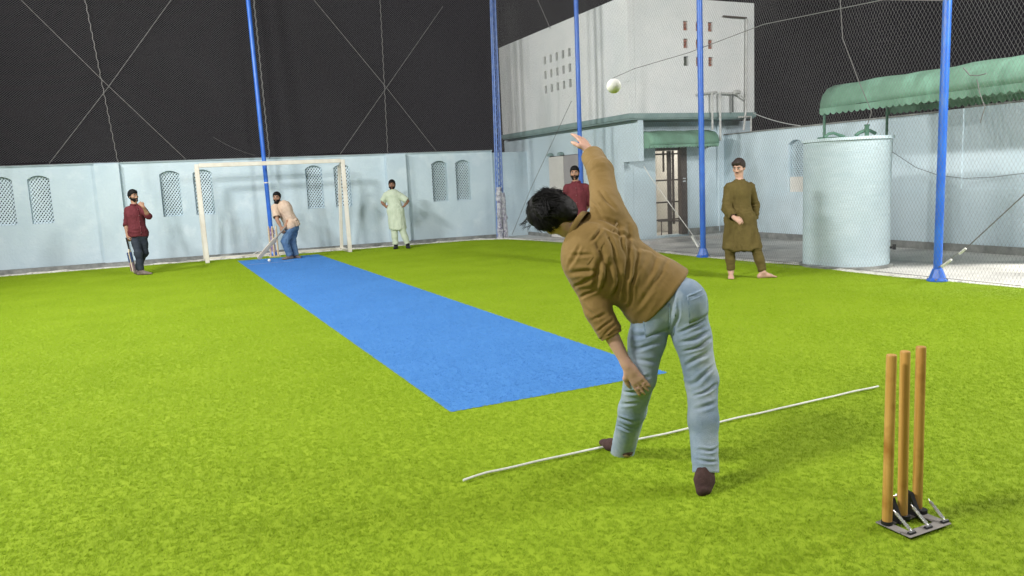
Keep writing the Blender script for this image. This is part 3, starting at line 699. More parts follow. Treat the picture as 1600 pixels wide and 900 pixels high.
rope(ns, [(8.95, 11.0, .14), (8.95, 11.92, .91), (8.93, 12.58, 1.5), (8.93, 12.75, 1.68)], .008, m_ropew, 'brace_rope')
rope(ns, [(8.9, 11.06, .17), (8.9, 11.25, .36)], .026, m_ropew, 'rope_tie')
rope(ns, [(9.1, 0, .05), (9.0, 10.9, .05), (8.45, 18.5, .05)], .004)
rope(ns, [(8.60, 18.3, .1), (8.66, 17.2, 1.3), (8.75, 15.2, 3.2)], .006, m_rope, 'brace_rope')

# ------------------------------------------------------------------ goal
gl = empty('goal_frame', (2.7, 18.4, 0), 0, 'cream painted steel goal frame standing behind the batter, without a net', 'goal')
gw = .045
def bar(nm, a, c, r=gw):
    a, c = Vector(a), Vector(c); d = (c-a).normalized(); q = d.cross(Vector((.3, .9, .1))).normalized() if abs(d.z) < .5 else d.cross(Vector((0, 1, 0))).normalized()
    w_ = d.cross(q); MB().obox(a-q*r-w_*r, c-a, q*2*r, w_*2*r).build(nm, m_goal, gl, False, .008)
bar('post', (1.10, 18.42, .0), (1.08, 18.52, 2.19)); bar('post', (4.27, 18.22, .0), (4.28, 18.32, 2.19))
bar('crossbar', (1.13, 18.52, 2.165), (4.235, 18.32, 2.165))
bar('back_leg', (1.10, 19.15, .0), (1.07, 18.60, 2.12), .036); bar('back_leg', (4.25, 19.0, .0), (4.24, 18.55, 2.05), .036)
bar('ground_bar', (1.15, 19.15, .036), (4.21, 19.0, .036), .034)
bar('side_bar', (1.105, 18.47, .036), (1.10, 19.11, .036), .034); bar('side_bar', (4.27, 18.27, .036), (4.255, 18.96, .036), .034)
bar('top_stay', (4.25, 18.36, 2.10), (4.24, 18.52, 2.04), .03)
thing_tube('hose', [(1.75, 19.5, .02), (1.95, 19.47, .03), (2.15, 19.42, .02), (2.3, 19.45, .09), (2.5, 19.42, .03), (2.7, 19.4, .03)], .014, m_ropew, 'short white hose lying at the foot of the wall inside the goal', 'hose')

# ------------------------------------------------------------------ stumps, crease rope, balls, bats
def stump(parent, x, y, z0, h, r, m, lean=(0, 0), name='stump'):
    b = MB(); T = lambda z: (x+lean[0]*z, y+lean[1]*z, z0+z)
    b.tube([T(0), T(.01), T(h-.006), T(h-.002), T(h)], [r*.93, r, r, r*.96, r*.88], 20); return b.build(name, m, parent, True)
st = empty('cricket_stumps', (2.82, 2.15, .01), 0, 'three varnished wooden stumps on a sprung metal base in the right foreground', 'stumps')
for x, y, ln in ((2.712, 2.150, (.006, .0)), (2.820, 2.160, (-.012, .0)), (2.930, 2.172, (.004, .008))): stump(st, x, y, .024, .735, .0205, m_wood, ln)
b = MB(); zb = .020
outer = [(2.665, 2.185), (2.975, 2.205), (2.945, 1.995), (2.895, 1.965), (2.71, 1.965), (2.665, 1.995)]
b.box((2.690, 2.138, .014), (2.945, 2.190, zb)); b.box((2.690, 2.068, .014), (2.735, 2.137, zb)); b.box((2.895, 2.068, .014), (2.945, 2.137, zb)); b.box((2.690, 2.020, .014), (2.945, 2.067, zb))
b.build('base_plate', m_metal, st, False, .002)
for x in (2.712, 2.820, 2.930):
    e_ = Vector((x*.94+2.82*.06+.004, 2.040, .030)); s_ = Vector((x+.010, 2.128, .088))
    b = MB(); n = 60; d = e_-s_; t = d.normalized(); q = t.cross(Vector((1, 0, 0))).normalized(); w2 = t.cross(q)
    b.tube([s_+d*(.14+.76*i/n)+q*.006*math.cos(i*1.35)+w2*.006*math.sin(i*1.35) for i in range(n+1)], .0022, 5)
    b.tube([s_, s_+d*.16], .0028, 6).tube([s_+d*.88, e_], .0028, 6).tube([s_+d*.12, s_+d*.9], .0058, 8)
    b.build('spring', m_chrome, st, True)
    MB().tube([e_+Vector((-.018, 0, -.008)), e_+Vector((.018, 0, -.008))], .009, 8).build('spring_hook', m_black, st, True)
    MB().tube([(x, 2.15, .0205), (x, 2.15, .036)], .0235, 16).build('stump_cup', m_black, st, True)
for x in (2.757, 2.872):
    MB().prism([(x, 2.19, .02), (x, 2.12, .02), (x, 2.165, .115), (x, 2.195, .118)], (.022, 0, 0)).build('bracket', m_black, st)
MB().tube([(2.735, 2.188, .108), (2.90, 2.192, .110)], .006, 8).build('hinge_rod', m_chrome, st, True)
sf = empty('cricket_stumps', (2.6, 18.6, .0), 0, 'small pale wooden stumps at the far end behind the batter', 'stumps')
for x in (2.50, 2.58, 2.67): stump(sf, x, 18.62, .02, .70, .019, m_wood2)
MB().box((2.46, 18.55, .005), (2.71, 18.70, .02)).build('base_plate', m_wood2, sf)
pts = []; rs = random.Random(9)
for i in range(63):
    x = lerp(1.335, 4.43, i/62); pts.append((x, 3.60+.006*math.sin(i*.13)+.002*math.sin(i*.7)+.03*(i < 3)*(3-i)*-.3, .018+.001*math.sin(i*.9)))
thing_tube('crease_rope', pts, .0065, m_ropew, 'thin white rope laid straight across the turf as the bowling crease', 'rope')
def ball(name, c, r, label):
    bm = bmesh.new(); bmesh.ops.create_uvsphere(bm, u_segments=32, v_segments=16, radius=r)
    for v in bm.verts:
        if abs(v.co.x) < r*.10: v.co *= 1.012
    me = bpy.data.meshes.new(name); bm.to_mesh(me); bm.free(); o = link(name, me, m_ball, None, True); o.location = c; o.rotation_euler = (.4, .2, .6); tag(o, label, 'ball'); return o
ball('cricket_ball', (1.89, 2.91, 1.93), .0315, 'white ball in flight just above the bowler\'s raised hand')
ball('cricket_ball', (2.28, 17.31, .045), .034, 'small white ball lying on the far end of the blue strip')

def bat(name, top, tip, facing, label, colA, stick=None):
    """top: end of handle, tip: toe of the blade (world)"""
    top, tip = Vector(top), Vector(tip); ax = (tip-top).normalized(); L = (tip-top).length; f = Vector(facing); f = (f-ax*f.dot(ax)).normalized(); s = ax.cross(f)
    e = empty(name, tuple(top), 0, label, 'cricket bat')
    P = lambda u, a, c: top+ax*u+s*a+f*c
    MB().tube([P(0, 0, 0), P(.02, 0, 0), P(L*.36, 0, 0)], [.015, .018, .016], 10).build('handle', m_black if stick else m_metal, e, True)
    secs = [(.33, .018, .012, .014), (.36, .040, .014, .020), (.40, .054, .012, .022), (.60, .054, .012, .034), (.86, .054, .012, .040), (.97, .053, .012, .022), (.995, .040, .010, .014), (1.0, .022, .008, .010)]
    vs = []; fs = []
    for (u, hw_, fr, bk) in secs:
        u *= L; vs += [P(u, -hw_, fr*.6), P(u, 0, fr), P(u, hw_, fr*.6), P(u, hw_, -.008), P(u, 0, -bk), P(u, -hw_, -.008)]
    for i in range(len(secs)-1):
        for k in range(6): a = i*6+k; c = i*6+(k+1) % 6; fs.append((a, c, c+6, a+6))
    fs += [tuple(range(6))[::-1], tuple((len(secs)-1)*6+k for k in range(6))]
    MB().add(vs, fs).build('blade', colA, e)
    if stick:
        for (u0, u1, m) in stick:
            b = MB()
            for sg in (1, -1):
                q = [P(L*u0, -.046, sg*.0), P(L*u1, -.046, 0), P(L*u1, .046, 0), P(L*u0, .046, 0)]
                off = f*(.0135 if sg > 0 else -.043)
                vs = [p+off for p in q]; b.prism(vs, f*(.001 if sg > 0 else -.001))
            b.build('sticker', m, e)
    return e
m_stB = mat('sticker_blue', (.10, .16, .50), .4, (.2, .3, .6), 30); m_stP = mat('sticker_pink', (.62, .35, .50), .4, (.7, .5, .6), 30)
bat('cricket_bat', (-.43, 16.95, .76), (-.355, 16.97, .06), (.95, -.45, 0), 'white bat with blue and pink stickers hanging from the hand of the man at left', m_batw, [(.42, .70, m_stB), (.72, .96, m_stP)])
bat('cricket_bat', (2.72, 17.50, .74), (2.09, 17.60, .07), (.80, -.35, .62), 'plain pale bat held low by the crouching batter', m_batw)

sheet('crease_marking', [(1.80, 17.02), (2.75, 17.02), (2.75, 17.05), (1.80, 17.05)], .0135, mat('marking_white', (.6, .62, .66), .8, (.25, .35, .6), 22))
# joints of the six people (world metres) and cloth creases
POSES = {
 'bowler': {"scale": 1.0, "pelvis": [2.3342, 3.1577, 0.9082], "hipL": [2.2825, 3.2079, 0.8613], "hipR": [2.3896, 3.0847, 0.8916], "chest": [2.0249, 3.2945, 1.1468], "neck": [1.9567, 3.367, 1.2645], "head": [1.8662, 3.4568, 1.3551], "headF": [0.0509, 0.7264, -0.6853], "headU": [-0.7243, 0.4226, 0.5448], "bodyF": [0.5372, 0.7761, -0.3304], "shL": [1.9661, 3.3734, 1.1201], "elL": [1.9916, 3.2683, 0.88], "wrL": [2.0775, 3.1404, 0.6031], "haL": [2.1517, 3.0825, 0.4538], "shR": [2.0966, 3.3138, 1.3408], "elR": [2.1705, 3.493, 1.567], "wrR": [2.2272, 3.684, 1.6747], "haR": [2.2189, 3.7945, 1.7865], "knL": [2.1763, 3.1816, 0.52], "anL": [2.2515, 3.4478, 0.0945], "knR": [2.4265, 3.0082, 0.5125], "anR": [2.3516, 2.8939, 0.1283], "toeL": [2.2332, 3.7254, 0.03], "toeR": [2.2802, 2.8183, 0.02]},
 'olive': {"bodyF": [-0.811, -0.5851, 0.0], "headF": [-0.8627, -0.4286, -0.2683], "headU": [-0.0811, -0.0609, 0.9948], "pelvis": [7.6118, 8.521, 0.837], "hipR": [7.5104, 8.5648, 0.815], "hipL": [7.683, 8.483, 0.8062], "chest": [7.626, 8.5737, 1.2164], "neck": [7.6335, 8.5942, 1.3699], "head": [7.657, 8.6128, 1.5588], "shR": [7.5042, 8.6399, 1.277], "elR": [7.4249, 8.6114, 1.0007], "wrR": [7.3856, 8.409, 0.8722], "haR": [7.4262, 8.3135, 0.81], "shL": [7.7853, 8.5416, 1.2719], "elL": [7.8761, 8.5381, 1.0214], "wrL": [7.8454, 8.5184, 0.8037], "haL": [7.837, 8.5095, 0.722], "knR": [7.4367, 8.5637, 0.4464], "anR": [7.4383, 8.5421, 0.0988], "knL": [7.696, 8.3319, 0.4486], "anL": [7.7429, 8.2315, 0.0888], "toeR": [7.2941, 8.3777, 0.025], "toeL": [7.886, 8.1582, 0.025]},
 'batman': {"bodyF": [0.4171, -0.9088, 0.0], "headF": [0.6055, -0.7949, -0.04], "headU": [0.0, 0.0, 1.0], "pelvis": [-0.2137, 17.0859, 0.8034], "hipR": [-0.274, 17.1105, 0.7811], "hipL": [-0.1475, 17.1059, 0.7721], "chest": [-0.2196, 17.1503, 1.1978], "neck": [-0.2373, 17.1846, 1.364], "head": [-0.2287, 17.2113, 1.5606], "shR": [-0.3489, 17.1684, 1.2842], "elR": [-0.4059, 17.1866, 1.0174], "wrR": [-0.4116, 17.0853, 0.7796], "haR": [-0.3935, 17.0147, 0.6672], "shL": [-0.0777, 17.153, 1.2812], "elL": [0.0074, 16.9813, 1.1493], "wrL": [-0.0646, 16.8783, 1.3451], "haL": [-0.1301, 16.8999, 1.4302], "knR": [-0.2507, 16.9115, 0.4329], "anR": [-0.2343, 16.8724, 0.0896], "knL": [-0.1368, 17.1021, 0.4235], "anL": [-0.324, 17.2487, 0.0909], "toeR": [-0.1109, 16.8133, 0.025], "toeL": [-0.2894, 17.6456, 0.025]},
 'batter': {"bodyF": [-0.7359, -0.5607, -0.3796], "headF": [-0.4402, -0.8928, -0.0953], "headU": [-0.0246, -0.1463, 0.9889], "pelvis": [2.9247, 17.7833, 0.718], "hipR": [2.8627, 17.6752, 0.6974], "hipL": [2.9532, 17.8783, 0.6981], "chest": [2.7661, 17.8078, 1.1146], "neck": [2.668, 17.8276, 1.234], "head": [2.632, 17.8235, 1.3852], "shR": [2.5729, 17.7926, 1.1546], "elR": [2.5702, 17.6431, 0.9028], "wrR": [2.6396, 17.5794, 0.7022], "haR": [2.6651, 17.5574, 0.6375], "shL": [2.8347, 17.9244, 1.2095], "elL": [2.8635, 17.7327, 0.9245], "wrL": [2.7096, 17.5728, 0.7259], "haL": [2.648, 17.5688, 0.6595], "knR": [2.6873, 17.6011, 0.4135], "anR": [2.7761, 17.6404, 0.0743], "knL": [2.8733, 17.8114, 0.3882], "anL": [2.9276, 17.7913, 0.0654], "toeR": [2.6782, 17.5915, 0.025], "toeL": [2.9907, 17.6157, 0.025]},
 'green': {"bodyF": [-0.3827, -0.9239, 0.0], "headF": [-0.3827, -0.9239, 0.0], "headU": [0.0, 0.0, 1.0], "pelvis": [5.4431, 18.1462, 0.9216], "hipR": [5.3698, 18.176, 0.8944], "hipL": [5.5101, 18.1096, 0.8872], "chest": [5.4148, 18.2127, 1.2628], "neck": [5.4141, 18.2336, 1.3941], "head": [5.4221, 18.2527, 1.5404], "shR": [5.2699, 18.285, 1.2934], "elR": [5.1692, 18.3074, 1.1364], "wrR": [5.2408, 18.2787, 1.0243], "haR": [5.2965, 18.2031, 0.9912], "shL": [5.5441, 18.1563, 1.287], "elL": [5.7262, 18.0482, 1.1387], "wrL": [5.6425, 18.0908, 1.0192], "haL": [5.5627, 18.0769, 0.9775], "knR": [5.3511, 18.1, 0.4947], "anR": [5.3578, 18.0561, 0.0919], "knL": [5.5262, 18.017, 0.4857], "anL": [5.6188, 17.9348, 0.0939], "toeR": [5.2762, 17.8864, 0.025], "toeL": [5.5371, 17.5492, 0.025]},
 'maroon': {"bodyF": [-0.5451, -0.8383, 0.0], "headF": [-0.5854, -0.8092, -0.0497], "headU": [0.0, 0.0, 1.0], "pelvis": [6.914, 11.9252, 0.7911], "hipR": [6.8293, 11.9618, 0.7728], "hipL": [6.9941, 11.8837, 0.7643], "chest": [6.941, 11.9852, 1.2549], "neck": [6.9441, 12.0121, 1.4363], "head": [6.9455, 12.0372, 1.6007], "shR": [6.7941, 12.0665, 1.3374], "elR": [6.7604, 12.0962, 1.0708], "wrR": [6.8976, 12.1213, 0.8561], "haR": [6.9944, 12.0868, 0.7817], "shL": [7.094, 11.9262, 1.3333], "elL": [7.1453, 11.9174, 1.0739], "wrL": [7.0852, 12.0324, 0.8465], "haL": [7.0069, 12.1067, 0.8035], "knR": [6.764, 11.9174, 0.4369], "anR": [6.7482, 11.892, 0.0849], "knL": [6.9697, 11.8199, 0.4263], "anL": [6.9543, 11.7943, 0.0743], "toeR": [6.8087, 12.0268, 0.025], "toeL": [6.9849, 11.8283, 0.025]},
}
CREASES = {
 'shirt': [([1.9595, 3.2068, 1.2462], [2.0027, 3.1534, 1.0334], 0.01, 0.012), ([2.0077, 3.1888, 1.2747], [2.0424, 3.1395, 1.0623], 0.008, 0.01), ([2.0693, 3.1679, 1.3242], [2.0737, 3.1295, 1.0917], 0.007, 0.01), ([2.1184, 3.1422, 1.3062], [2.0494, 3.1167, 0.9381], 0.01, 0.013), ([2.1482, 3.1135, 1.2118], [2.0744, 3.1001, 0.9058], 0.006, 0.01), ([1.8795, 3.2385, 1.2101], [1.8269, 3.2474, 1.1106], 0.006, 0.008), ([1.841, 3.2494, 1.1656], [1.9316, 3.2075, 1.1671], 0.006, 0.009), ([1.825, 3.2454, 1.0921], [1.9512, 3.1851, 1.0825], 0.008, 0.011), ([1.8308, 3.23, 1.0112], [1.9643, 3.1774, 1.0725], 0.007, 0.01), ([1.8526, 3.21, 0.9482], [1.9426, 3.1761, 0.9993], 0.006, 0.008), ([1.9732, 3.1868, 1.1588], [1.9292, 3.1834, 1.0062], 0.012, 0.014), ([2.0122, 3.1635, 1.1258], [1.9698, 3.1617, 0.9886], 0.014, 0.015), ([1.9389, 3.2151, 1.238], [1.9874, 3.2018, 1.2974], 0.008, 0.009), ([1.989, 3.2035, 1.3128], [2.1226, 3.1295, 1.2378], 0.007, 0.01), ([1.9797, 3.2152, 1.3598], [2.0868, 3.1562, 1.3016], 0.006, 0.009), ([2.231, 3.0719, 1.192], [2.1542, 3.0768, 0.9946], 0.005, 0.014), ([2.2825, 3.0402, 1.1429], [2.1166, 3.0801, 0.9037], 0.005, 0.012), ([2.048, 3.1368, 1.062], [2.0129, 3.1341, 0.9399], 0.012, 0.013), ([2.0839, 3.1101, 0.9982], [2.1356, 3.1002, 1.0885], 0.006, 0.01), ([2.008, 3.2236, 1.4977], [2.0672, 3.1786, 1.3863], 0.006, 0.01), ([1.9626, 3.2402, 1.4691], [2.0069, 3.2009, 1.3491], 0.006, 0.009), ([1.9977, 3.1267, 0.8478], [1.9211, 3.1533, 0.7898], 0.007, 0.007), ([2.0093, 3.1174, 0.8224], [1.9467, 3.1373, 0.7637], 0.006, 0.006), ([1.8775, 3.1934, 0.9159], [1.9274, 3.16, 0.8514], 0.006, 0.008), ([1.8993, 3.1733, 0.8529], [1.9728, 3.1434, 0.8801], 0.005, 0.008), ([2.1201, 3.1269, 1.2132], [2.2544, 3.0535, 1.1444], 0.004, 0.012)],
 'jeans': [([2.3137, 3.0571, 0.9164], [2.2839, 3.0343, 0.6819], 0.0054, 0.006), ([2.0996, 3.1413, 0.8172], [2.2797, 3.0693, 0.8929], 0.0068, 0.006), ([2.3544, 3.0388, 0.9206], [2.4443, 3.0026, 0.9569], 0.0081, 0.006), ([2.3747, 3.0253, 0.8944], [2.4465, 2.9962, 0.9221], 0.0054, 0.004), ([2.0932, 3.1345, 0.7546], [2.2519, 3.0618, 0.7622], 0.0081, 0.01), ([2.101, 3.121, 0.6913], [2.2328, 3.0634, 0.716], 0.0068, 0.01), ([2.3091, 3.0347, 0.7593], [2.4298, 2.9873, 0.816], 0.0095, 0.008), ([2.31, 3.0269, 0.712], [2.4469, 2.9704, 0.7585], 0.0108, 0.009), ([2.3223, 3.0136, 0.6642], [2.4544, 2.9609, 0.7203], 0.0095, 0.009), ([2.32, 3.0024, 0.5856], [2.4496, 2.9558, 0.6734], 0.0081, 0.01), ([2.3405, 2.9804, 0.5059], [2.4587, 2.9392, 0.5942], 0.0081, 0.009), ([2.349, 2.9675, 0.4488], [2.4548, 2.9263, 0.5], 0.0108, 0.009), ([2.3419, 2.9601, 0.3799], [2.4458, 2.9167, 0.4124], 0.0068, 0.009), ([2.069, 3.109, 0.5198], [2.158, 3.0718, 0.5467], 0.0095, 0.01), ([2.034, 3.1158, 0.4587], [2.1423, 3.0684, 0.4783], 0.0081, 0.009), ([2.0117, 3.1141, 0.3812], [2.1149, 3.0701, 0.4073], 0.0054, 0.009), ([1.99, 3.113, 0.3099], [2.0887, 3.0643, 0.2922], 0.0095, 0.008), ([1.9712, 3.115, 0.2668], [2.0829, 3.0581, 0.2359], 0.0081, 0.007), ([2.3312, 2.9356, 0.1917], [2.4185, 2.8967, 0.2029], 0.0081, 0.008), ([2.3178, 2.9346, 0.1452], [2.4025, 2.8929, 0.1314], 0.0068, 0.007), ([2.303, 3.072, 0.9799], [2.2727, 3.0618, 0.8241], 0.0054, 0.01), ([2.1105, 3.1091, 0.6436], [2.2073, 3.0583, 0.6071], 0.0068, 0.011)],
}
PATCHES = [('pocket', [[2.1581, 3.1244, 0.8834], [2.2782, 3.072, 0.9056], [2.2735, 3.054, 0.7768], [2.1636, 3.0997, 0.7416]], 'jeans'), ('pocket', [[2.3506, 3.0435, 0.9397], [2.4491, 3.0033, 0.9755], [2.4559, 2.9799, 0.8461], [2.3539, 3.0208, 0.8042]], 'jeans'), ('pocket_hem', [[2.1584, 3.1248, 0.8866], [2.2785, 3.0723, 0.9087], [2.2777, 3.0715, 0.9009], [2.1576, 3.1239, 0.8788]], 'seam'), ('pocket_hem', [[2.3509, 3.0439, 0.9428], [2.4494, 3.0036, 0.9786], [2.4486, 3.0028, 0.9708], [2.3501, 3.043, 0.935]], 'seam'), ('pocket_side', [[2.1581, 3.1244, 0.8834], [2.1638, 3.1217, 0.8832], [2.1697, 3.0973, 0.7444], [2.1636, 3.0997, 0.7416]], 'seam'), ('pocket_side', [[2.2753, 3.0733, 0.9058], [2.281, 3.0706, 0.9055], [2.2764, 3.0526, 0.7767], [2.2704, 3.055, 0.7738]], 'seam'), ('pocket_side', [[2.4459, 3.0043, 0.9725], [2.4519, 3.0019, 0.9754], [2.4587, 2.9785, 0.846], [2.4527, 2.9809, 0.8431]], 'seam'), ('pocket_side', [[2.3506, 3.0435, 0.9397], [2.3563, 3.0408, 0.9394], [2.3571, 3.0198, 0.8071], [2.351, 3.0222, 0.8043]], 'seam'), ('waistband', [[2.0895, 3.1525, 0.8587], [2.3565, 3.0673, 1.1093], [2.3813, 3.0497, 1.0703], [2.1193, 3.1315, 0.8131]], 'jeans'), ('waist_seam', [[2.1196, 3.1318, 0.8162], [2.3816, 3.05, 1.0734], [2.3838, 3.048, 1.067], [2.1218, 3.1298, 0.8098]], 'seam'), ('centre_seam', [[2.3037, 3.0727, 0.9861], [2.3094, 3.07, 0.9858], [2.2912, 3.0333, 0.6972], [2.2855, 3.036, 0.6975]], 'seam'), ('belt_loop', [[2.2605, 3.0971, 1.0135], [2.2796, 3.091, 1.0314], [2.3011, 3.0744, 0.9894], [2.2821, 3.0805, 0.9715]], 'jeans'), ('belt_loop', [[2.1524, 3.1315, 0.9121], [2.1715, 3.1255, 0.93], [2.193, 3.1089, 0.8879], [2.174, 3.1149, 0.87]], 'jeans'), ('undershirt', [[2.3321, 3.0764, 1.0948], [2.3623, 3.0646, 1.109], [2.3628, 3.0565, 1.0586], [2.3387, 3.0659, 1.0473]], 'white'), ('yoke_seam', [[1.9041, 3.2247, 1.1243], [1.9091, 3.2214, 1.1178], [2.0739, 3.1753, 1.3143], [2.0689, 3.1787, 1.3208]], 'shirt')]
# ------------------------------------------------------------------ bodies and clothes: smooth blended volumes turned into one surface
V3 = lambda a: np.array(a, dtype=np.float64)
def un(v): v = V3(v); return v/np.linalg.norm(v)
def cone(a, b, ra, rb, k=.02, flat=None, cut=None, sub=False): return dict(t='c', a=V3(a), b=V3(b), ra=ra, rb=rb, k=k, flat=flat, cut=cut, sub=sub)
def ell(c, r, ax=None, k=.02, cut=None, sub=False): return dict(t='e', c=V3(c), r=V3(r), ax=np.eye(3) if ax is None else np.array(ax), k=k, cut=cut, sub=sub)
def chain(pts, rs, k=.02, **kw): return [cone(pts[i], pts[i+1], rs[i], rs[i+1], k, **kw) for i in range(len(pts)-1)]
def volume(prims, h):
    lo = np.min([np.minimum(p['a'], p['b'])-max(p['ra'], p['rb']) if p['t'] == 'c' else p['c']-p['r'].max() for p in prims if not p['sub']], 0)-3*h
    hi = np.max([np.maximum(p['a'], p['b'])+max(p['ra'], p['rb']) if p['t'] == 'c' else p['c']+p['r'].max() for p in prims if not p['sub']], 0)+3*h
    n = np.ceil((hi-lo)/h).astype(int)+1
    D = np.full(n, .2, np.float32)
    for p in prims:
        if p['t'] == 'c': m = max(p['ra'], p['rb']); l0 = np.minimum(p['a'], p['b'])-m; h0 = np.maximum(p['a'], p['b'])+m
        else: m = p['r'].max(); l0 = p['c']-m; h0 = p['c']+m
        pad = p['k']*1.5+2.5*h
        i0 = np.clip(np.floor((l0-pad-lo)/h).astype(int), 0, n); i1 = np.clip(np.ceil((h0+pad-lo)/h).astype(int)+1, 0, n)
        if np.any(i1 <= i0): continue
        X = (lo[0]+h*np.arange(i0[0], i1[0]))[:, None, None].astype(np.float32); Y = (lo[1]+h*np.arange(i0[1], i1[1]))[None, :, None].astype(np.float32); Z = (lo[2]+h*np.arange(i0[2], i1[2]))[None, None, :].astype(np.float32)
        if p['t'] == 'c':
            a = p['a']; ba = p['b']-a
            px, py, pz = X-a[0], Y-a[1], Z-a[2]
            if p['flat'] is not None:
                fn, fs = p['flat']; fn = un(fn)
                dn = px*fn[0]+py*fn[1]+pz*fn[2]; g = (1/fs-1)
                px, py, pz = px+dn*fn[0]*g, py+dn*fn[1]*g, pz+dn*fn[2]*g
                ba = ba+fn*(ba@fn)*g
            L2 = max(float(ba@ba), 1e-9)
            t = np.clip((px*ba[0]+py*ba[1]+pz*ba[2])/L2, 0, 1)
            d = np.sqrt((px-t*ba[0])**2+(py-t*ba[1])**2+(pz-t*ba[2])**2)-(p['ra']+(p['rb']-p['ra'])*t)
            if p['flat'] is not None: d = d*(.5+.5*p['flat'][1])
        else:
            c, r, ax = p['c'], p['r'], p['ax']
            px, py, pz = X-c[0], Y-c[1], Z-c[2]
            q = [(px*ax[i][0]+py*ax[i][1]+pz*ax[i][2]) for i in range(3)]
            k0 = np.sqrt(sum((q[i]/r[i])**2 for i in range(3))); k1 = np.sqrt(sum((q[i]/r[i]**2)**2 for i in range(3)))+1e-6
            d = k0*(k0-1)/k1
        if p['cut'] is not None:
            cts = p['cut'] if isinstance(p['cut'], list) else [p['cut']]
            for c_ in cts:
                cp, cn = c_[0], c_[1]
                d = np.maximum(d, (X-cp[0])*cn[0]+(Y-cp[1])*cn[1]+(Z-cp[2])*cn[2])
        S_ = D[i0[0]:i1[0], i0[1]:i1[1], i0[2]:i1[2]]; k = max(p['k'], 1e-4)
        if p['sub']:
            hh = np.clip(.5-.5*(d+S_)/k, 0, 1); D[i0[0]:i1[0], i0[1]:i1[1], i0[2]:i1[2]] = S_*(1-hh)-d*hh+k*hh*(1-hh)
        else:
            hh = np.clip(.5+.5*(S_-d)/k, 0, 1); D[i0[0]:i1[0], i0[1]:i1[1], i0[2]:i1[2]] = S_*(1-hh)+d*hh-k*hh*(1-hh)
    return D, lo
def surfnet(D, lo, h):
    I = D < 0; nx, ny, nz = D.shape
    s = np.zeros((nx-1, ny-1, nz-1), np.int8)
    offs = [(i, j, k) for i in (0, 1) for j in (0, 1) for k in (0, 1)]
    for (i, j, k) in offs: s += I[i:nx-1+i, j:ny-1+j, k:nz-1+k]
    act = (s > 0) & (s < 8); ijk = np.argwhere(act); N = len(ijk)
    idx = np.full(act.shape, -1, np.int32); idx[act] = np.arange(N)
    acc = np.zeros((N, 3)); cnt = np.zeros(N)
    val = {o: D[ijk[:, 0]+o[0], ijk[:, 1]+o[1], ijk[:, 2]+o[2]].astype(np.float64) for o in offs}
    for o in offs:
        for ax in range(3):
            if o[ax] == 0:
                o2 = list(o); o2[ax] = 1; o2 = tuple(o2); a, b = val[o], val[o2]; m = (a < 0) != (b < 0)
                t = np.where(m, a/np.where(m, a-b, 1), 0); pos = np.tile(np.array(o, float), (N, 1)); pos[:, ax] = t
                acc += pos*m[:, None]; cnt += m
    P = lo+h*(ijk+acc/cnt[:, None])
    F = []
    for ax in range(3):
        sl0 = [slice(None)]*3; sl1 = [slice(None)]*3; sl0[ax] = slice(0, -1); sl1[ax] = slice(1, None)
        A = I[tuple(sl0)]; B = I[tuple(sl1)]; e = np.argwhere(A != B); u, v = [(1, 2), (2, 0), (0, 1)][ax]
        e = e[(e[:, u] > 0) & (e[:, v] > 0) & (e[:, u] < D.shape[u]-1) & (e[:, v] < D.shape[v]-1)]
        inside = A[e[:, 0], e[:, 1], e[:, 2]]
        def g(du, dv): q = e.copy(); q[:, u] -= du; q[:, v] -= dv; return idx[q[:, 0], q[:, 1], q[:, 2]]
        quad = np.stack([g(1, 1), g(0, 1), g(0, 0), g(1, 0)], 1); quad[~inside] = quad[~inside][:, ::-1]
        F.append(quad)
    return P, np.concatenate(F)
def relax(P, F, it=2, w=.5):
    for _ in range(it):
        A = np.zeros_like(P); c = np.zeros(len(P))
        for k in range(4):
            a, b = F[:, k], F[:, (k+1) % 4]
            for x in range(3): A[:, x] += np.bincount(a, P[b, x], len(P))+np.bincount(b, P[a, x], len(P))
            c += np.bincount(a, minlength=len(P))+np.bincount(b, minlength=len(P))
        P = P*(1-w)+w*A/np.maximum(c, 1)[:, None]
    return P
def normals(P, F):
    n = np.cross(P[F[:, 2]]-P[F[:, 0]], P[F[:, 3]]-P[F[:, 1]]); N = np.zeros_like(P)
    for k in range(4):
        for x in range(3): N[:, x] += np.bincount(F[:, k], n[:, x], len(P))
    return N/np.maximum(np.linalg.norm(N, axis=1), 1e-12)[:, None]
_perm = np.random.RandomState(11).rand(64, 64, 64)
def vnoise(P):
    i = np.floor(P).astype(int); f = P-i; f = f*f*(3-2*f); r = 0
    for a in (0, 1):
        for b in (0, 1):
            for c in (0, 1):
                wt = (f[:, 0] if a else 1-f[:, 0])*(f[:, 1] if b else 1-f[:, 1])*(f[:, 2] if c else 1-f[:, 2])
                r = r+wt*_perm[(i[:, 0]+a) % 64, (i[:, 1]+b) % 64, (i[:, 2]+c) % 64]
    return r*2-1
def ridge(P): return 1-2*np.abs(vnoise(P))
def stretchpos(P, axis, f_al, f_ac):
    axis = un(axis); s = P@axis; return (P-s[:, None]*axis)*f_ac+np.outer(s*f_al, axis)
def seg_w(P, a, b):
    a, b = V3(a), V3(b); ba = b-a; t = np.clip(((P-a)@ba)/(ba@ba), 0, 1); return np.linalg.norm(P-a-t[:, None]*ba, axis=1), t
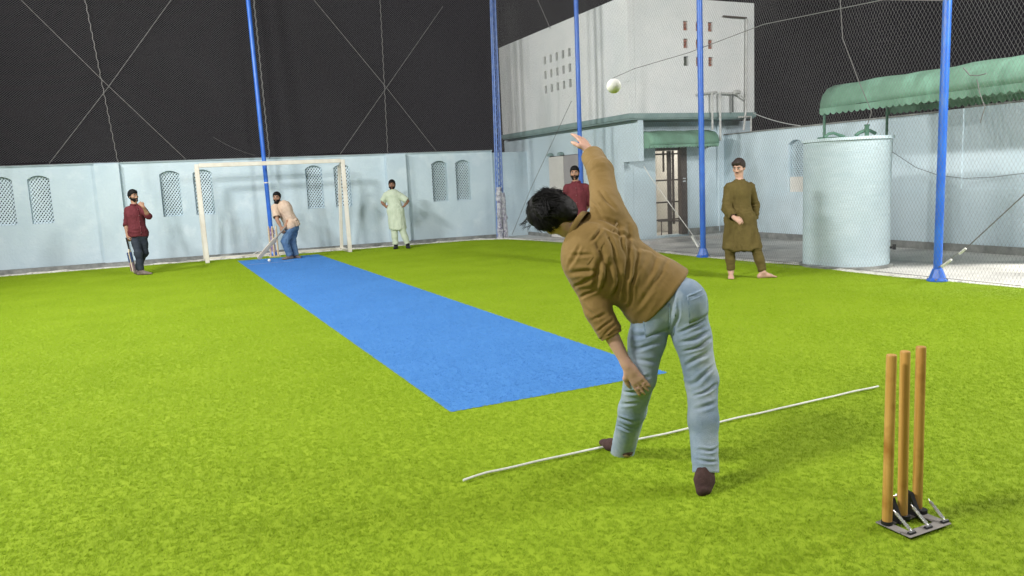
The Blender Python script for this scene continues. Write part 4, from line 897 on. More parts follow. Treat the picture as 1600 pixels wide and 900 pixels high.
def surface(name, prims, h, m, parent, disp=None, openings=(), relax_it=2, loc=None):
    D, lo = volume(prims, h); P, F = surfnet(D, lo, h); del D
    P = relax(P, F, relax_it, .5)
    N = normals(P, F)
    if openings:
        fc = P[F].mean(1); fn = np.cross(P[F[:, 2]]-P[F[:, 0]], P[F[:, 3]]-P[F[:, 1]]); fn /= np.maximum(np.linalg.norm(fn, axis=1), 1e-12)[:, None]
        kill = np.zeros(len(F), bool)
        for (cp, cn, rad) in openings:
            kill |= (np.abs((fc-cp)@cn) < 1.3*h) & (fn@cn > .80) & (np.linalg.norm(fc-cp, axis=1) < rad)
        F = F[~kill]; used = np.unique(F); rm = np.full(len(P), -1); rm[used] = np.arange(len(used)); P, N, F = P[used], N[used], rm[F]
    if disp is not None: P = P+N*disp(P, N)[:, None]
    org = parent_mat(parent).translation if parent.type == 'EMPTY' else V3((0, 0, 0))
    me = bpy.data.meshes.new(name); me.vertices.add(len(P)); me.vertices.foreach_set('co', P.ravel()); nf = len(F)
    me.loops.add(4*nf); me.loops.foreach_set('vertex_index', F.ravel().astype(np.int32)); me.polygons.add(nf); me.polygons.foreach_set('loop_start', np.arange(nf)*4)
    me.polygons.foreach_set('use_smooth', np.ones(nf, bool)); me.update()
    return link(name, me, m, parent)

def limb_fold(P, a, b, c, A, rad, w=.09, f_al=42, f_ac=9):
    """compression rings round the joint b between segments a-b and b-c"""
    d1, t1 = seg_w(P, a, b); d2, t2 = seg_w(P, b, c)
    ax = un(V3(c)-V3(a)); dj = np.linalg.norm(P-V3(b), axis=1)
    near = (np.minimum(d1, d2) < rad).astype(float)
    r = ridge(stretchpos(P, ax, f_al, f_ac)+5.3)
    return A*near*np.exp(-(dj/w)**2)*np.clip(r+.15, -.5, 1)*(.55+.6*vnoise(P*13+2.2))
def gen_fold(P, axis, A, f_al=10, f_ac=28, seed=0):
    r = ridge(stretchpos(P+seed*3.7, axis, f_al, f_ac)); r2 = vnoise(stretchpos(P+seed*1.3, axis, f_al*.5, f_ac*.5)); r3 = ridge(stretchpos(P+seed*2.1+vnoise(P*9)[:, None]*.03, axis, f_al*2.4, f_ac*2.1)); return A*(np.clip(r, -.2, 1)*.55+r2*.6+np.clip(r3-.35, 0, 1)*.55)

def hand(w, hd, nrm, side, curl, sc, k=.008, thumb=.6):
    """w wrist, hd direction of the hand, nrm palm normal (towards palm), side: direction of the thumb"""
    hd = un(hd); nrm = un(V3(nrm)-hd*(V3(nrm)@hd)); sd = np.cross(hd, nrm); sd = sd if sd@V3(side) > 0 else -sd
    w = V3(w); pr = []
    pc0 = w+hd*.012*sc; pc1 = w+hd*.088*sc
    pr.append(cone(w-hd*.015, w+hd*.03*sc, .027*sc, .030*sc, .015, flat=(nrm, .72)))
    for q in (-.026, -.009, .009, .026): pr.append(cone(w+hd*.02*sc+sd*q*.6*sc, pc1+sd*q*sc, .017*sc, .0125*sc, .012, flat=(nrm, .85)))
    lens = {-.029: .062, -.010: .075, .0105: .080, .030: .073}
    for q, L in lens.items():
        p0 = pc1+sd*q*sc; d = hd+sd*q*2.5; d = un(d); a = 0; seg = [.45, .32, .25]; pts = [p0]; 
        for j, f in enumerate(seg):
            a += curl*(.9 if j == 0 else 1.0)*(1+.15*(q < 0)); dd = d*math.cos(a)+nrm*math.sin(a); pts.append(pts[-1]+dd*L*f*sc)
        pr += chain(pts, [.0098*sc, .0088*sc, .0082*sc, .0068*sc], .004)
    t0 = w+hd*.025*sc+sd*.022*sc; t1 = t0+un(sd*.8+hd*.7+nrm*.25)*.036*sc; t2 = t1+un(sd*.35*thumb+hd*.9+nrm*(.3+curl*.5))*.032*sc; t3 = t2+un(hd*.9+nrm*(.3+curl*.6)+sd*.1)*.026*sc
    pr += chain([t0, t1, t2, t3], [.016*sc, .0125*sc, .0108*sc, .0085*sc], .008)
    return pr

def head_axes(F, U):
    F = un(F); U = un(V3(U)-F*(V3(U)@F)); Rr = np.cross(F, U); return Rr, F, U
def head_prims(c, ax, sc=1.0):
    Rr, F, U = ax; c = V3(c); T = lambda x, y, z: c+(Rr*x+F*y+U*z)*sc
    A = np.array([Rr, F, U]); r = lambda x, y, z: (x*sc, y*sc, z*sc)
    p = [ell(T(0, -.012, .028), r(.076, .094, .088), A, .02), ell(T(0, .022, -.030), r(.060, .068, .078), A, .03),
         cone(T(-.022, .052, -.088), T(.022, .052, -.088), .022*sc, .022*sc, .03), ell(T(0, .078, -.096), r(.018, .014, .014), A, .015),
         cone(T(-.034, .074, .034), T(.034, .074, .034), .013*sc, .013*sc, .015),
         ell(T(-.046, .055, -.018), r(.022, .024, .022), A, .02), ell(T(.046, .055, -.018), r(.022, .024, .022), A, .02),
         ell(T(-.031, .093, .012), r(.015, .012, .011), A, .010, sub=True), ell(T(.031, .093, .012), r(.015, .012, .011), A, .010, sub=True),
         cone(T(0, .086, .016), T(0, .108, -.026), .009*sc, .0125*sc, .008), ell(T(-.013, .097, -.030), r(.010, .010, .008), A, .006), ell(T(.013, .097, -.030), r(.010, .010, .008), A, .006),
         ell(T(0, .086, -.055), r(.024, .010, .006), A, .006), ell(T(0, .084, -.066), r(.021, .011, .007), A, .006)]
    for s in (-1, 1): p += [ell(T(s*.077, -.008, -.008), r(.009, .018, .031), A, .006), ell(T(s*.084, -.004, -.006), r(.006, .010, .018), A, .003, sub=True)]
    return p
SKIN = {}
def skinmat(tone):
    return mat('skin_%s' % tone[0], tone[1], .5, tuple(c*.82 for c in tone[1]), 9, bump=.12, bscale=180, spec=.35, sss=.08)
def part_mesh(name, bm, m, parent, smooth=True):
    me = bpy.data.meshes.new(name); bm.to_mesh(me); bm.free(); return link(name, me, m, parent, smooth)
def face_bits(e, c, ax, sc, hairm, brow=True, mouth=True):
    Rr, F, U = ax; c = V3(c); T = lambda x, y, z: Vector(c+(Rr*x+F*y+U*z)*sc)
    for s in (-1, 1):
        bm = bmesh.new(); bmesh.ops.create_uvsphere(bm, u_segments=14, v_segments=8, radius=.0115*sc)
        for v in bm.verts: v.co.x *= 1.15; v.co.z *= .72
        M_ = Matrix((Vector(Rr), Vector(F), Vector(U))).transposed().to_4x4(); M_.translation = T(s*.031, .0815, .011); bm.transform(M_)
        eye = part_mesh('eye', bm, mat('eye_white', (.42, .39, .36), .35), e)
        bm = bmesh.new(); bmesh.ops.create_uvsphere(bm, u_segments=12, v_segments=6, radius=.0078*sc); M_.translation = T(s*.031, .0885, .0108); bm.transform(M_)
        o = part_mesh('iris', bm, mat('iris_dark', (.02, .012, .008), .2), eye)
        if brow:
            MB().tube([T(s*.015, .0895, .028), T(s*.032, .0885, .035), T(s*.050, .074, .029)], [.0050*sc, .0062*sc, .003*sc], 6).build('eyebrow', hairm, e, True)
    if mouth: MB().tube([T(-.022, .090, -.061), T(-.008, .0965, -.0605), T(.008, .0965, -.0605), T(.022, .090, -.061)], [.0015*sc, .0035*sc, .0035*sc, .0015*sc], 6).build('lips', mat('lips', (.34, .13, .11), .45), e, True)
m_hair = mat('hair_black', (.006, .006, .006), .62, (.012, .011, .011), 60, bump=.2, bscale=120, spec=.16, stretch=(1, 1, .35))
m_hairb = mat('hair_dark_brown', (.022, .013, .010), .45, (.04, .024, .017), 60, bump=.6, bscale=120, spec=.5)
def hair_cap(e, c, ax, sc, m, h, style):
    Rr, F, U = ax; c = V3(c); T = lambda x, y, z: c+(Rr*x+F*y+U*z)*sc; A = np.array([Rr, F, U]); r = lambda x, y, z: (x*sc, y*sc, z*sc)
    up = style.get('up', .018); side = style.get('side', .006)
    # hairline: nothing in front of / below the face plane
    fn = un(F*.80-U*.62); cutp = (T(0, .062, .060), fn)
    low = (T(0, 0, -.015), un(-U*.9+F*.55))
    p = [ell(T(0, -.014, .030), r(.078+side, .094+.014, .090+up*.7), A, .012, cut=[cutp, (T(0, 0, -.035), un(-U*.8+F*.75))]),
         ell(T(0, .018, .075), r(.062, .072, .030+up), A, .02, cut=[(T(0, .088, .06), F)])]
    for q in style.get('lumps', []): p.append(ell(T(*q[:3]), r(*q[3:6]), A, .014))
    def dsp(P, N): return .004*sc*ridge(stretchpos(P, F, 45, 130))+.003*vnoise(P*70)
    return surface('hair', p, h, m, e, dsp, relax_it=1)
def beard(e, c, ax, sc, m, h, length=.0, full=True):
    Rr, F, U = ax; c = V3(c); T = lambda x, y, z: c+(Rr*x+F*y+U*z)*sc; A = np.array([Rr, F, U]); r = lambda x, y, z: (x*sc, y*sc, z*sc)
    p = []
    if full:
        cut = [(T(0, 0, -.040), U)]; cutf = [(T(0, 0, -.022), un(U*.75+F*.65))]
        p += [ell(T(0, .020, -.034), r(.069, .080, .090), A, .01, cut=[(T(0, .03, -.034), un(U*1.0+F*.12))]), cone(T(-.022, .056, -.092), T(.022, .056, -.092-length*.3), .027*sc, .027*sc, .02)]
        if length: p.append(cone(T(0, .062, -.10), T(0, .052, -.10-length), .034*sc, .016*sc, .03))
        for s in (-1, 1): p.append(cone(T(s*.066, .010, -.005), T(s*.060, .022, -.055), .011*sc, .016*sc, .012))
        p.append(ell(T(0, .092, -.062), r(.017, .016, .0085), A, .004, sub=True))
    p += [cone(T(-.026, .080, -.054), T(0, .097, -.044), .0055*sc, .0068*sc, .005), cone(T(.026, .080, -.054), T(0, .097, -.044), .0055*sc, .0068*sc, .005)]
    return surface('beard' if full else 'moustache', p, min(h, .006), m, e, lambda P, N: .0025*vnoise(P*110), relax_it=1)

def body(e, J, skin, h, curlL=.45, curlR=.45, palmL=None, palmR=None, thumbL=None, thumbR=None, feet=('flat', 'flat'), barefoot=True, build=1.0):
    f = un(J['bodyF']); g = {k: V3(v) for k, v in J.items() if not isinstance(v, (int, float))}
    s = 1.0; B_ = build
    ms = (g['shL']+g['shR'])/2; sp = un(ms-g['pelvis']); f = un(f-sp*(f@sp)); lat = np.cross(f, sp)
    p = [cone(g['hipL']+sp*.02, g['hipR']+sp*.02, .095*B_, .095*B_, .05, flat=(f, .92)),
         cone(g['pelvis']+sp*.05, g['chest'], .128*B_, .145*B_, .05, flat=(f, .70)),
         cone(g['chest'], ms-sp*.03, .148*B_, .12*B_, .05, flat=(f, .68)),
         cone(g['shL'], g['shR'], .050, .050, .06)]
    nk0 = ms+sp*.01; p.append(cone(nk0, g['head']-un(J['headU'])*.055-un(J['headF'])*.012, .058, .052, .035))
    p.append(cone(g['shL'], nk0+sp*.045, .035, .045, .04)); p.append(cone(g['shR'], nk0+sp*.045, .035, .045, .04))
    for S_ in 'LR':
        sh, el, wr, ha = g['sh'+S_], g['el'+S_], g['wr'+S_], g['ha'+S_]
        mid = sh*.45+el*.55
        p += chain([sh, mid, el], [.052*B_, .046*B_, .037], .03)
        fm = el*.68+wr*.32; p += chain([el, fm, wr], [.037, .041, .0255], .02)
        hp, kn, an, to = g['hip'+S_], g['kn'+S_], g['an'+S_], g['toe'+S_]
        tm = hp*.6+kn*.4; p += chain([hp, tm, kn], [.088*B_, .075*B_, .052], .04)
        dk = un(an-kn); fk = f-dk*(f@dk); fk = un(fk) if np.linalg.norm(fk) > .05 else un(np.cross(lat, dk))
        p += chain([kn, kn*.65+an*.35-fk*.010, kn*.25+an*.75, an], [.050, .048, .035, .032], .03)
        # foot
        mode = feet[0 if S_ == 'L' else 1]
        if mode in ('flat', 'tuck'):
            td = to-an; td[2] = 0; td = un(td); heel = an-td*.045; heel[2] = .032; ball_ = an+td*.115; ball_[2] = .030; tip = an+td*.175; tip[2] = .024
            if mode == 'tuck': heel = an-td*.008; heel[2] = .036; ball_ = an+td*.135; ball_[2] = .030; tip = an+td*.20; tip[2] = .024
        else:
            td = un(to-an); heel = an-0*td+un(np.cross(lat, td))*0; heel = an; ball_ = an*.38+to*.62; tip = to
        pt = np.cross(td, (0, 0, 1)); pt = un(pt)
        if mode in ('flat', 'tuck'):
            p += [cone(an, heel, .034, .030, .02), cone(an+V3((0, 0, -.01)), ball_, .034, .026, .03, flat=((0, 0, 1), .85)), cone(heel, ball_-pt*.018, .028, .024, .02), cone(heel, ball_+pt*.018, .027, .022, .02)]
            if barefoot:
                for q, L, rr in ((-.030, .060, .0125), (-.012, .062, .0095), (.004, .056, .009), (.018, .050, .0085), (.031, .042, .008)):
                    qs = q if S_ == 'L' else -q
                    p.append(cone(ball_+pt*-qs*.9, ball_+pt*-qs*1.05+td*L+V3((0, 0, -.012)), rr*1.3, rr, .008))
            else: p.append(cone(ball_, tip, .034, .024, .02, flat=((0, 0, 1), .7)))
        J['_foot'+S_] = (an, heel, ball_, tip, td, pt)
    pn = lambda a, d: d if a is None else a
    p += hand(g['wrL'], g['haL']-g['wrL'], pn(palmL, -lat if True else f), pn(thumbL, f), curlL, 1.0)
    p += hand(g['wrR'], g['haR']-g['wrR'], pn(palmR, lat), pn(thumbR, f), curlR, 1.0)
    ax = head_axes(J['headF'], J['headU']); p += head_prims(g['head'], ax)
    surface('body', p, h, skin, e, relax_it=1)
    return g, f, sp, lat, ms, ax
def shoes(e, J, m, h, sole=None, strap=False):
    for S_ in 'LR':
        an, heel, ball_, tip, td, pt = J['_foot'+S_]
        z = V3((0, 0, 1)); p = [cone(an+z*.005, heel, .044, .040, .02, cut=(an+z*.02, z)), cone(an-z*.01, ball_, .043, .040, .03, flat=(z, .85), cut=(an+z*.02, z)), cone(heel, ball_, .040, .042, .02, flat=(z, .8)), cone(ball_, tip+td*.015, .043, .032, .02, flat=(z, .7))]
        for q in p: q['cut'] = [q['cut']] if isinstance(q['cut'], tuple) else []; q['cut'].append((V3((0, 0, .014)), -z))
        surface('shoe', p, h, m, e, relax_it=1)
        if sole: pass
def top_garment(e, name, J, g, f, sp, lat, ms, m, h, infl, hem, hemr, sleeveL, sleeveR, folds, sl_r=.012, seed=0, flare=0, neck=.062, collar=False, axd=None, extra=(), xdisp=None, legs=0):
    """hem: point on the spine line where the garment ends (world), sleeve*: fraction along shoulder-elbow-wrist (0..2)"""
    hem = V3(hem); hdir = un(hem-g['pelvis']) if np.linalg.norm(hem-g['pelvis']) > .12 else -sp
    if hem[2] < g['pelvis'][2]-.2: hdir = V3((0, 0, -1))
    cutn = hdir; cut = (hem, cutn)
    nk = ms+sp*.055; ncut = (nk, un(sp+f*.25))
    p = [cone(g['chest'], ms-sp*.075, .146+infl, .100+infl*.9, .05, flat=(f, .74)), cone(g['shL'], g['shR'], .052+infl*.4, .052+infl*.4, .04),
         cone(g['shL'], ms+sp*.082, .036+infl*.3, .044+infl*.15, .03), cone(g['shR'], ms+sp*.082, .036+infl*.3, .044+infl*.15, .03),
         cone(g['pelvis']+sp*.06, g['chest'], .130+infl*1.1, .148+infl, .05, flat=(f, .76), cut=cut)]
    hp = (g['hipL']+g['hipR'])/2
    p.append(cone(g['hipL']+sp*.03, g['hipR']+sp*.03, .098+infl, .098+infl, .05, flat=(f, .95), cut=cut))
    p.append(cone(g['pelvis']+sp*.05, hem+hdir*.05, .135+infl, hemr, .05, flat=(f, .80), cut=cut)) 
    ops = [(hem, cutn, .5)]
    for S_, fr in (('L', sleeveL), ('R', sleeveR)):
        sh, el, wr = g['sh'+S_], g['el'+S_], g['wr'+S_]
        if fr <= 1: end = sh+(el-sh)*fr; d = un(el-sh); p += [cone(sh, end+d*.04, .056+sl_r, .050+sl_r*1.2, .03, cut=(end, d))]
        else:
            d = un(wr-el); end = el+(wr-el)*(fr-1); p += [cone(sh, el, .056+sl_r, .044+sl_r, .03), cone(el, end+d*.04, .044+sl_r, .038+sl_r, .02, cut=(end, d))]
        ops.append((end, d, .10))
    if legs:
        for S_ in 'LR': p.append(cone(g['hip'+S_], g['kn'+S_]*.9+g['hip'+S_]*.1+V3((0, 0, -.12)), legs, legs*1.08, .09, cut=cut))
        p.append(cone((g['hipL']+g['hipR'])/2, (g['knL']+g['knR'])/2+V3((0, 0, -.15)), legs*1.05, legs*1.15, .10, cut=cut))
    p += list(extra)
    def dsp(P, N):
        a = sp if axd is None else un(axd)
        d1 = gen_fold(P, a, folds, 7, 24, seed)
        for S_ in 'LR':
            d1 = d1+limb_fold(P, g['sh'+S_], g['el'+S_], g['wr'+S_], folds*1.3, .11, .11)+limb_fold(P, g['chest'], g['sh'+S_], g['el'+S_], folds*1.0, .16, .10, 30, 8)
        tt = (P-g['pelvis'])@sp; d1 = d1+folds*.9*np.exp(-((tt-.08)/.09)**2)*ridge(stretchpos(P+seed, sp, 34, 8))
        if flare: d1 = d1+flare*np.clip(-(P[:, 2]-g['pelvis'][2]-.05)/.3, 0, 1)*ridge(stretchpos(P+seed, (0, 0, 1), 1.5, 17))
        if xdisp is not None: d1 = d1+xdisp(P, N)
        return d1
    o = surface(name, p, h, m, e, dsp, ops, relax_it=2)
    return o, ncut
def collar_mesh(e, g, f, sp, lat, ms, m, r=.066, hgt=.030, openf=True):
    b = MB(); n = 26; vs = []; fs = []; c0 = ms+sp*.085; nk = un(V3(g['head'])-c0); nk = un(nk*.5+sp*.5)
    fr = un(f-nk*(f@nk)); la = np.cross(fr, nk)
    for i in range(n+1):
        a = 2*math.pi*i/n*(.93)+math.pi*.07; q = fr*math.cos(a)+la*math.sin(a); back = (1-math.cos(a))/2
        base = c0+q*r*(1.0+.05*back)+nk*(.006+.018*back)-fr*.012
        vs += [base, base+nk*hgt*(.7+.4*back)+q*.001, base+nk*hgt*(.65+.4*back)+q*.009, base+q*.020-nk*.014+nk*.012*back]
    for i in range(n):
        for k in range(3): a = i*4+k; fs.append((a, a+1, a+5, a+4))
    o = b.add(vs, fs).build('collar', m, e, True); md = o.modifiers.new('t', 'SOLIDIFY'); md.thickness = .004; return o
def trousers(e, J, g, f, sp, m, h, r=(.105, .075, .075), endL=1.0, endR=1.0, folds=.006, seed=0, baggy=0, name='trousers', waist=.07, xdisp=None, extra=(), bottom=1.02, rh=.102):
    wc = g['pelvis']+sp*waist; cutw = (wc, sp)
    p = [cone(g['hipL']+sp*.015, g['hipR']+sp*.015, rh, rh, .04, flat=(f, .95), cut=cutw), cone(g['pelvis'], wc+sp*.03, .140, .142, .04, flat=(f, .78), cut=cutw)]
    ops = [(wc, sp, .3)]
    for S_, en in (('L', endL), ('R', endR)):
        hp, kn, an = g['hip'+S_], g['kn'+S_], g['an'+S_]; d = un(an-kn); end = kn+(an-kn)*en
        p += chain([hp, hp*.55+kn*.45, kn], [r[0], (r[0]+r[1])/2+baggy, r[1]+baggy*.7], .035)
        p += [cone(kn, kn*.5+an*.5, r[1]+baggy*.7, (r[1]+r[2])/2+baggy*.5, .03), cone(kn*.5+an*.5, end+d*.03, (r[1]+r[2])/2+baggy*.5, r[2], .03, cut=(end, d))]
        ops.append((end, d, .14))
    p += list(extra)
    def dsp(P, N):
        d1 = 0
        for S_ in 'LR':
            hp, kn, an = g['hip'+S_], g['kn'+S_], g['an'+S_]
            dd, t = seg_w(P, hp, an); near = (dd < .16)
            d1 = d1+near*gen_fold(P, an-hp, folds*.6, 9, 15, seed)
            d1 = d1+limb_fold(P, hp, kn, an, folds*1.5, .14, .13, 34, 9)
            d1 = d1+limb_fold(P, kn, an-V3((0, 0, .02)), an-V3((0, 0, .2)), folds*1.5, .14, .15, 40, 9)
            d1 = d1+folds*1.2*np.exp(-(np.linalg.norm(P-hp-f*.03, axis=1)/.12)**2)*ridge(stretchpos(P+seed, un(kn-hp), 28, 10))
        if xdisp is not None: d1 = d1+xdisp(P, N)
        return d1
    return surface(name, p, h, m, e, dsp, ops, relax_it=2)
def button(e, p, r=.006, m=None):
    bm = bmesh.new(); bmesh.ops.create_icosphere(bm, subdivisions=1, radius=r, matrix=Matrix.Translation(Vector(p))); part_mesh('button', bm, m, e)

m_shirtM = mat('shirt_maroon', (.105, .018, .024), .85, (.135, .025, .033), 10, bump=.2, bscale=300)
m_dkjean = mat('jeans_dark', (.018, .024, .036), .85, (.035, .045, .06), 8, bump=.2, bscale=300)
m_jean2 = mat('jeans_blue', (.06, .13, .26), .85, (.13, .23, .38), 6, bump=.2, bscale=300)
m_beiget = mat('tshirt_beige', (.56, .42, .31), .85, (.62, .48, .37), 8, bump=.2, bscale=300)
m_pale = mat('kurta_pale_green', (.48, .56, .42), .8, (.54, .61, .47), 8, bump=.2, bscale=300)
m_olive = mat('kurta_olive_brown', (.095, .070, .018), .85, (.12, .09, .025), 10, bump=.25, bscale=300)
m_tan = mat('shirt_tan_brown', (.185, .115, .030), .8, (.225, .142, .042), 6, bump=.12, bscale=350, sheen=.1)
def jeans_mat():
    m = mat('jeans_light_wash', (.19, .265, .36), .85, (.35, .425, .50), 5, bump=.5, bscale=300, col3=(.42, .48, .54), n3scale=7, ramp=(.35, .65), detail=8)
    return m
m_jeans = jeans_mat()
m_shoeg = mat('shoe_brown_grey', (.13, .10, .09), .7, (.2, .16, .14), 20)
m_shoek = mat('shoe_black', (.012, .012, .014), .45)
m_sock = mat('sock_dark_brown', (.055, .030, .028), .95, (.08, .045, .04), 30, bump=.4, bscale=300)
m_undert = mat('undershirt_white', (.75, .75, .74), .8)
def placket(e, shirt_o, g, f, sp, ms, m, n=6):
    tr = BVHTree.FromPolygons([v.co.copy() for v in shirt_o.data.vertices], [tuple(q.vertices) for q in shirt_o.data.polygons]); la = np.cross(f, sp); rows = []
    for i in range(15):
        t = i/14; c_ = (ms+sp*.03)*(1-t)+(g['pelvis']-sp*.03)*t; r_ = []
        for q in (-.014, .014):
            h_ = tr.ray_cast(Vector(c_+la*q+f*.5), Vector(-f)); r_.append(h_[0]+Vector(f)*.002 if h_[0] is not None else None)
        if None not in r_: rows.append(r_)
    if len(rows) < 3: return
    vs = [p for r_ in rows for p in r_]; fs = [(2*i, 2*i+1, 2*i+3, 2*i+2) for i in range(len(rows)-1)]
    o = MB().add(vs, fs).build('placket', m, e, True); md = o.modifiers.new('t', 'SOLIDIFY'); md.thickness = .003; md.offset = 0
    for i in range(1, len(rows), 3): button(e, (rows[i][0]+rows[i][1])/2+Vector(f)*.003, .0055, mat('button_pale', (.4, .3, .28), .4))
m_watch = mat('watch_black', (.02, .02, .022), .4)
tone_fair = ('fair', (.56, .34, .25)); tone_mid = ('brown', (.40, .225, .145)); tone_dk = ('dark', (.30, .155, .095))
def person(J, label):
    loc = (V3(J['anL'])+V3(J['anR']))/2; e = empty('person', (loc[0], loc[1], 0), 0, label, 'person'); return e
def watch(e, el, wr, m=m_watch, at_=.90, r=.030):
    el, wr = V3(el), V3(wr); p = el+(wr-el)*at_; d = un(wr-el)
    MB().tube([p-d*.008, p+d*.008], r, 14).build('watch', m, e, True)
def JJ(n): return {k: (np.array(v) if isinstance(v, list) else v) for k, v in POSES[n].items()}
BH = .0085; CH = .010

# man at left, maroon shirt
J = JJ('batman'); e = person(J, 'man in maroon shirt and dark jeans at far left, hand on chin, holding a bat')
g, f, sp, lat, ms, ax = body(e, J, skinmat(tone_mid), BH, curlL=.9, curlR=.95, palmL=(-.2, 1, 0), thumbL=(0, 0, 1), palmR=(1, .2, 0), thumbR=(0, -1, .2), barefoot=False)
so, _ = top_garment(e, 'shirt', J, g, f, sp, lat, ms, m_shirtM, CH, .022, g['pelvis']-sp*.05, .146, 1.25, 1.15, .010, seed=1); collar_mesh(e, g, f, sp, lat, ms, m_shirtM); placket(e, so, g, f, sp, ms, m_shirtM)
trousers(e, J, g, f, sp, m_dkjean, CH, (.094, .068, .055), .97, .97, .010, seed=2, name='jeans')
shoes(e, J, m_shoeg, .008); hair_cap(e, g['head'], ax, 1, m_hair, .007, dict(up=.026, side=.004, lumps=[(0, .055, .092, .05, .035, .022)])); beard(e, g['head'], ax, 1, m_hair, .006); face_bits(e, g['head'], ax, 1, m_hair)
watch(e, g['elL'], g['wrL'])
# batter
J = JJ('batter'); e = person(J, 'crouching long-bearded batter in beige t-shirt and blue jeans, in front of the goal')
g, f, sp, lat, ms, ax = body(e, J, skinmat(tone_mid), BH, curlL=.95, curlR=.95, palmL=(-.5, .6, -.4), palmR=(.3, .8, .2), thumbL=(-.6, -.2, -.6), thumbR=(-.6, -.2, -.6), barefoot=False)
top_garment(e, 'tshirt', J, g, f, sp, lat, ms, m_beiget, CH, .036, g['pelvis']-sp*.02, .160, .78, .80, .013, sl_r=.026, seed=3)
trousers(e, J, g, f, sp, m_jean2, CH, (.105, .080, .068), .98, .98, .014, seed=4, name='jeans')
shoes(e, J, m_shoeg, .008); hair_cap(e, g['head'], ax, 1, m_hair, .007, dict(up=.016, side=.008)); beard(e, g['head'], ax, 1, m_hair, .006, length=.075); face_bits(e, g['head'], ax, 1, m_hair)
# pale green kurta
J = JJ('green'); e = person(J, 'smiling man in a pale green kurta and trousers by the back wall, hands on hips')
g, f, sp, lat, ms, ax = body(e, J, skinmat(tone_dk), BH, curlL=.3, curlR=.3, palmL=(-1, -.2, 0), palmR=(1, -.2, 0), barefoot=False)
hem = g['pelvis'].copy(); hem[2] = .50; hem += lat*0; hem[0] += .02
top_garment(e, 'kurta', J, g, f, sp, lat, ms, m_pale, CH, .018, hem, .185, .92, .92, .010, sl_r=.020, seed=5, flare=.013, legs=.092)
trousers(e, J, g, f, sp, m_pale, CH, (.074, .068, .064), .96, .96, .010, seed=6, baggy=.008)
shoes(e, J, m_shoek, .008); hair_cap(e, g['head'], ax, 1, m_hair, .007, dict(up=.020, side=.006)); beard(e, g['head'], ax, 1, m_hair, .006); face_bits(e, g['head'], ax, 1, m_hair)
# second maroon shirt
J = JJ('maroon'); e = person(J, 'bearded man in maroon shirt with arms behind his back, partly hidden by the bowler')
g, f, sp, lat, ms, ax = body(e, J, skinmat(tone_mid), BH, curlL=.7, curlR=.7, barefoot=False)
so, _ = top_garment(e, 'shirt', J, g, f, sp, lat, ms, m_shirtM, CH, .020, g['pelvis']-sp*.06, .146, 1.2, 1.2, .010, seed=7); collar_mesh(e, g, f, sp, lat, ms, m_shirtM); placket(e, so, g, f, sp, ms, m_shirtM)
trousers(e, J, g, f, sp, m_dkjean, CH, (.095, .070, .062), .97, .97, .006, seed=8)
shoes(e, J, m_shoek, .008); hair_cap(e, g['head'], ax, 1, m_hair, .007, dict(up=.020, side=.005, lumps=[(0, .05, .09, .05, .03, .02)])); beard(e, g['head'], ax, 1, m_hair, .006); face_bits(e, g['head'], ax, 1, m_hair)
# olive kurta
J = JJ('olive'); e = person(J, 'barefoot man walking in a long olive brown kurta, right of the small awning')
g, f, sp, lat, ms, ax = body(e, J, skinmat(tone_fair), .0075, curlL=.5, curlR=.55, palmR=(.3, .9, -.3), thumbR=(.2, 0, 1), build=.95)
hem = g['pelvis'].copy(); hem[2] = .43; hem[0] += .0
top_garment(e, 'kurta', J, g, f, sp, lat, ms, m_olive, .009, .008, hem, .225, 1.92, 1.90, .0105, sl_r=.016, seed=9, flare=.013, legs=.100)
o_c = collar_mesh(e, g, f, sp, lat, ms, m_olive, r=.062, hgt=.022)
for i in range(4): button(e, g['chest']+sp*(.12-.05*i)+f*(.138-.002*i), .0045, mat('button_dark', (.03, .025, .015), .4))
trousers(e, J, g, f, sp, m_olive, .009, (.074, .066, .050), .95, .94, .009, seed=10, baggy=.008, name='shalwar')
hair_cap(e, g['head'], ax, 1, m_hairb, .006, dict(up=.024, side=.006, lumps=[(.02, .062, .088, .05, .030, .022), (-.03, .05, .092, .04, .03, .02), (.052, .055, .066, .022, .028, .026)])); beard(e, g['head'], ax, 1, m_hairb, .005, full=False); face_bits(e, g['head'], ax, 1, m_hairb)

# ------------------------------------------------------------------ the bowler
J = JJ('bowler'); e = person(J, 'bowler seen from behind in tan shirt and light jeans, leaning left, right arm raised')
g, f, sp, lat, ms, ax = body(e, J, skinmat(tone_fair), .0065, curlL=.13, curlR=.15, palmL=(.45, .85, .2), thumbL=(-.6, .6, -.1), palmR=(-.3, .9, -.3), thumbR=(-.9, -.2, .1), feet=('tuck', 'toe'), barefoot=False, build=1.04)
vdir = un(fw)     # camera independent constant: direction the bowler faces away
